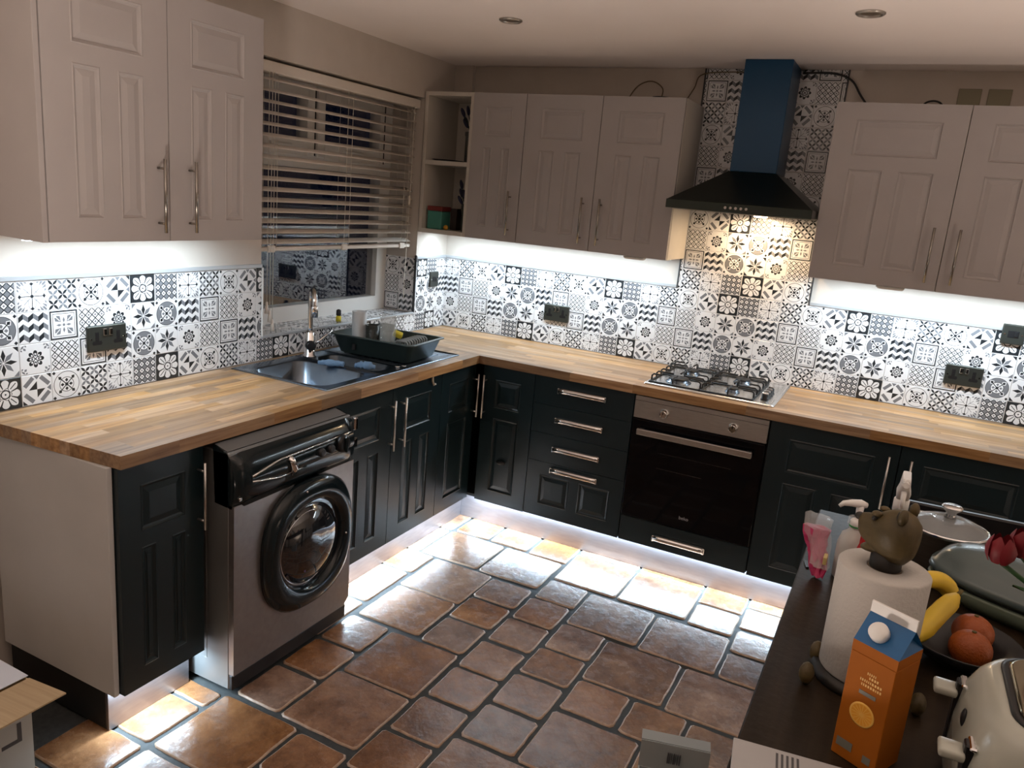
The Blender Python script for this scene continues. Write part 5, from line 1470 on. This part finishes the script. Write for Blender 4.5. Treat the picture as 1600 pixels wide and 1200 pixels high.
# papers on the table, boxes on the floor
pp = thing('paper_packet', 'flat white printed packet on the near corner of the table', 'packet', (2.40, -2.90, TZT), math.radians(8))
PWH = pmat('packet_white', (0.40, 0.40, 0.40), 0.6); INK = pmat('packet_ink', (0.08, 0.08, 0.085), 0.6)
MB().box(-0.075, 0.13, -0.11, 0.085, 0.0005, 0.006, PWH, 0.001).build('sheet', pp)
for k in range(5): MB().box(-0.012 + 0.0075 * k, -0.0085 + 0.0075 * k, 0.040, 0.075, 0.006, 0.0064, INK).build('bar', pp)
cb = thing('cardboard_box', 'open brown cardboard box with printed white side at lower left', 'box', (0.50, -3.14, 0.0), math.radians(0))
KR = pmat('kraft_card', (0.50, 0.37, 0.22), 0.75, noise=(3, (0.43, 0.31, 0.18), (1, 40, 1))); CWHT = pmat('card_print_white', (0.48, 0.49, 0.46), 0.6)
bx0, bx1, by0, by1, bh_ = -0.42, -0.01, -0.28, 0.32, 0.30
m2 = MB(); m2.box(bx0, bx1, by0, by1, 0.0, 0.006, KR).box(bx0, bx0 + 0.005, by0, by1, 0.006, bh_, KR).box(bx0 + 0.005, bx1 - 0.005, by0, by0 + 0.005, 0.006, bh_, KR).box(bx0 + 0.005, bx1 - 0.005, by1 - 0.005, by1, 0.006, bh_, KR).build('walls', cb)
sd_ = MB().box(bx1 - 0.005, bx1, by0, by1, 0.006, bh_, CWHT).build('printed_side', cb)
m3 = MB(); m3.box(bx1, bx1 + 0.0006, by1 - 0.085, by1 - 0.03, 0.125, 0.137, INK).box(bx1, bx1 + 0.0006, by1 - 0.042, by1 - 0.03, 0.137, 0.185, INK); m3.build('printed_mark', sd_)
m3 = MB(); m3.sphere((bx1 + 0.0004, by1 - 0.20, 0.15), (0.0006, 0.11, 0.028), INK, 20, 8); m3.build('printed_mark', sd_)
# side flap folded out, far flap with the printed inside
MB().box(0.0, 0.158, by0 + 0.01, by1, -0.004, 0.0, KR, M=Matrix.Translation((bx1, 0, bh_ + 0.004)) @ Matrix.Rotation(-0.10, 4, 'Y')).build('flap', cb)
PAP = pmat('leaflet_white', (0.66, 0.70, 0.78), 0.6)
lf = MB().box(-0.19, 0.19, -0.14, 0.14, 0.0, 0.002, PAP).build('leaflet', None, (0.292, -2.958, 0.3075), (0.0, 0.012, 0.0)); tag(lf, 'white printed leaflet lying in the open cardboard box', 'leaflet')
for k in range(4):
    for j in range(2):
        MB().box(0.06 + 0.055 * j, 0.062 + 0.055 * j, -0.10 + 0.05 * k, -0.06 + 0.05 * k, 0.002, 0.0024, INK).build('printed_line', lf)
        MB().box(0.062 + 0.055 * j, 0.105 + 0.055 * j, -0.10 + 0.05 * k, -0.0985 + 0.05 * k, 0.002, 0.0024, INK).build('printed_line', lf)
wb_ = thing('white_carton', 'small open white carton with a barcode standing on the floor by the table', 'box', (2.137, -2.25, 0.0), math.atan2(0.08, 0.165) * 0.6)
GW = pmat('carton_grey_white', (0.33, 0.36, 0.36), 0.6)
hh = 0.275
m2 = MB(); m2.box(-0.088, 0.088, -0.20, 0.10, 0.0, 0.004, GW).box(-0.088, -0.084, -0.20, 0.10, 0.004, hh, GW).box(0.084, 0.088, -0.20, 0.10, 0.004, hh, GW).box(-0.084, 0.084, -0.20, -0.196, 0.004, hh, GW).box(-0.084, 0.084, 0.096, 0.10, 0.004, hh, GW); m2.build('walls', wb_)
fl = MB().box(-0.088, 0.088, -0.002, 0.002, 0.0, 0.075, GW, M=Matrix.Translation((0, 0.100, hh)) @ Matrix.Rotation(-0.05, 4, 'X')).build('flap', wb_)
MB().box(-0.088, 0.088, 0.0, 0.030, -0.0015, 0.0015, GW, M=Matrix.Translation((0, 0.106, hh + 0.075)) @ Matrix.Rotation(0.25, 4, 'X')).build('flap_edge', wb_)
m3 = MB()
for k, wd in enumerate((3, 2, 1, 3, 1, 2, 3)): m3.box(-0.018 + 0.005 * k, -0.018 + 0.005 * k + 0.0012 * wd, 0.0935, 0.0972, hh + 0.026, hh + 0.056, INK)
m3.build('barcode', wb_)
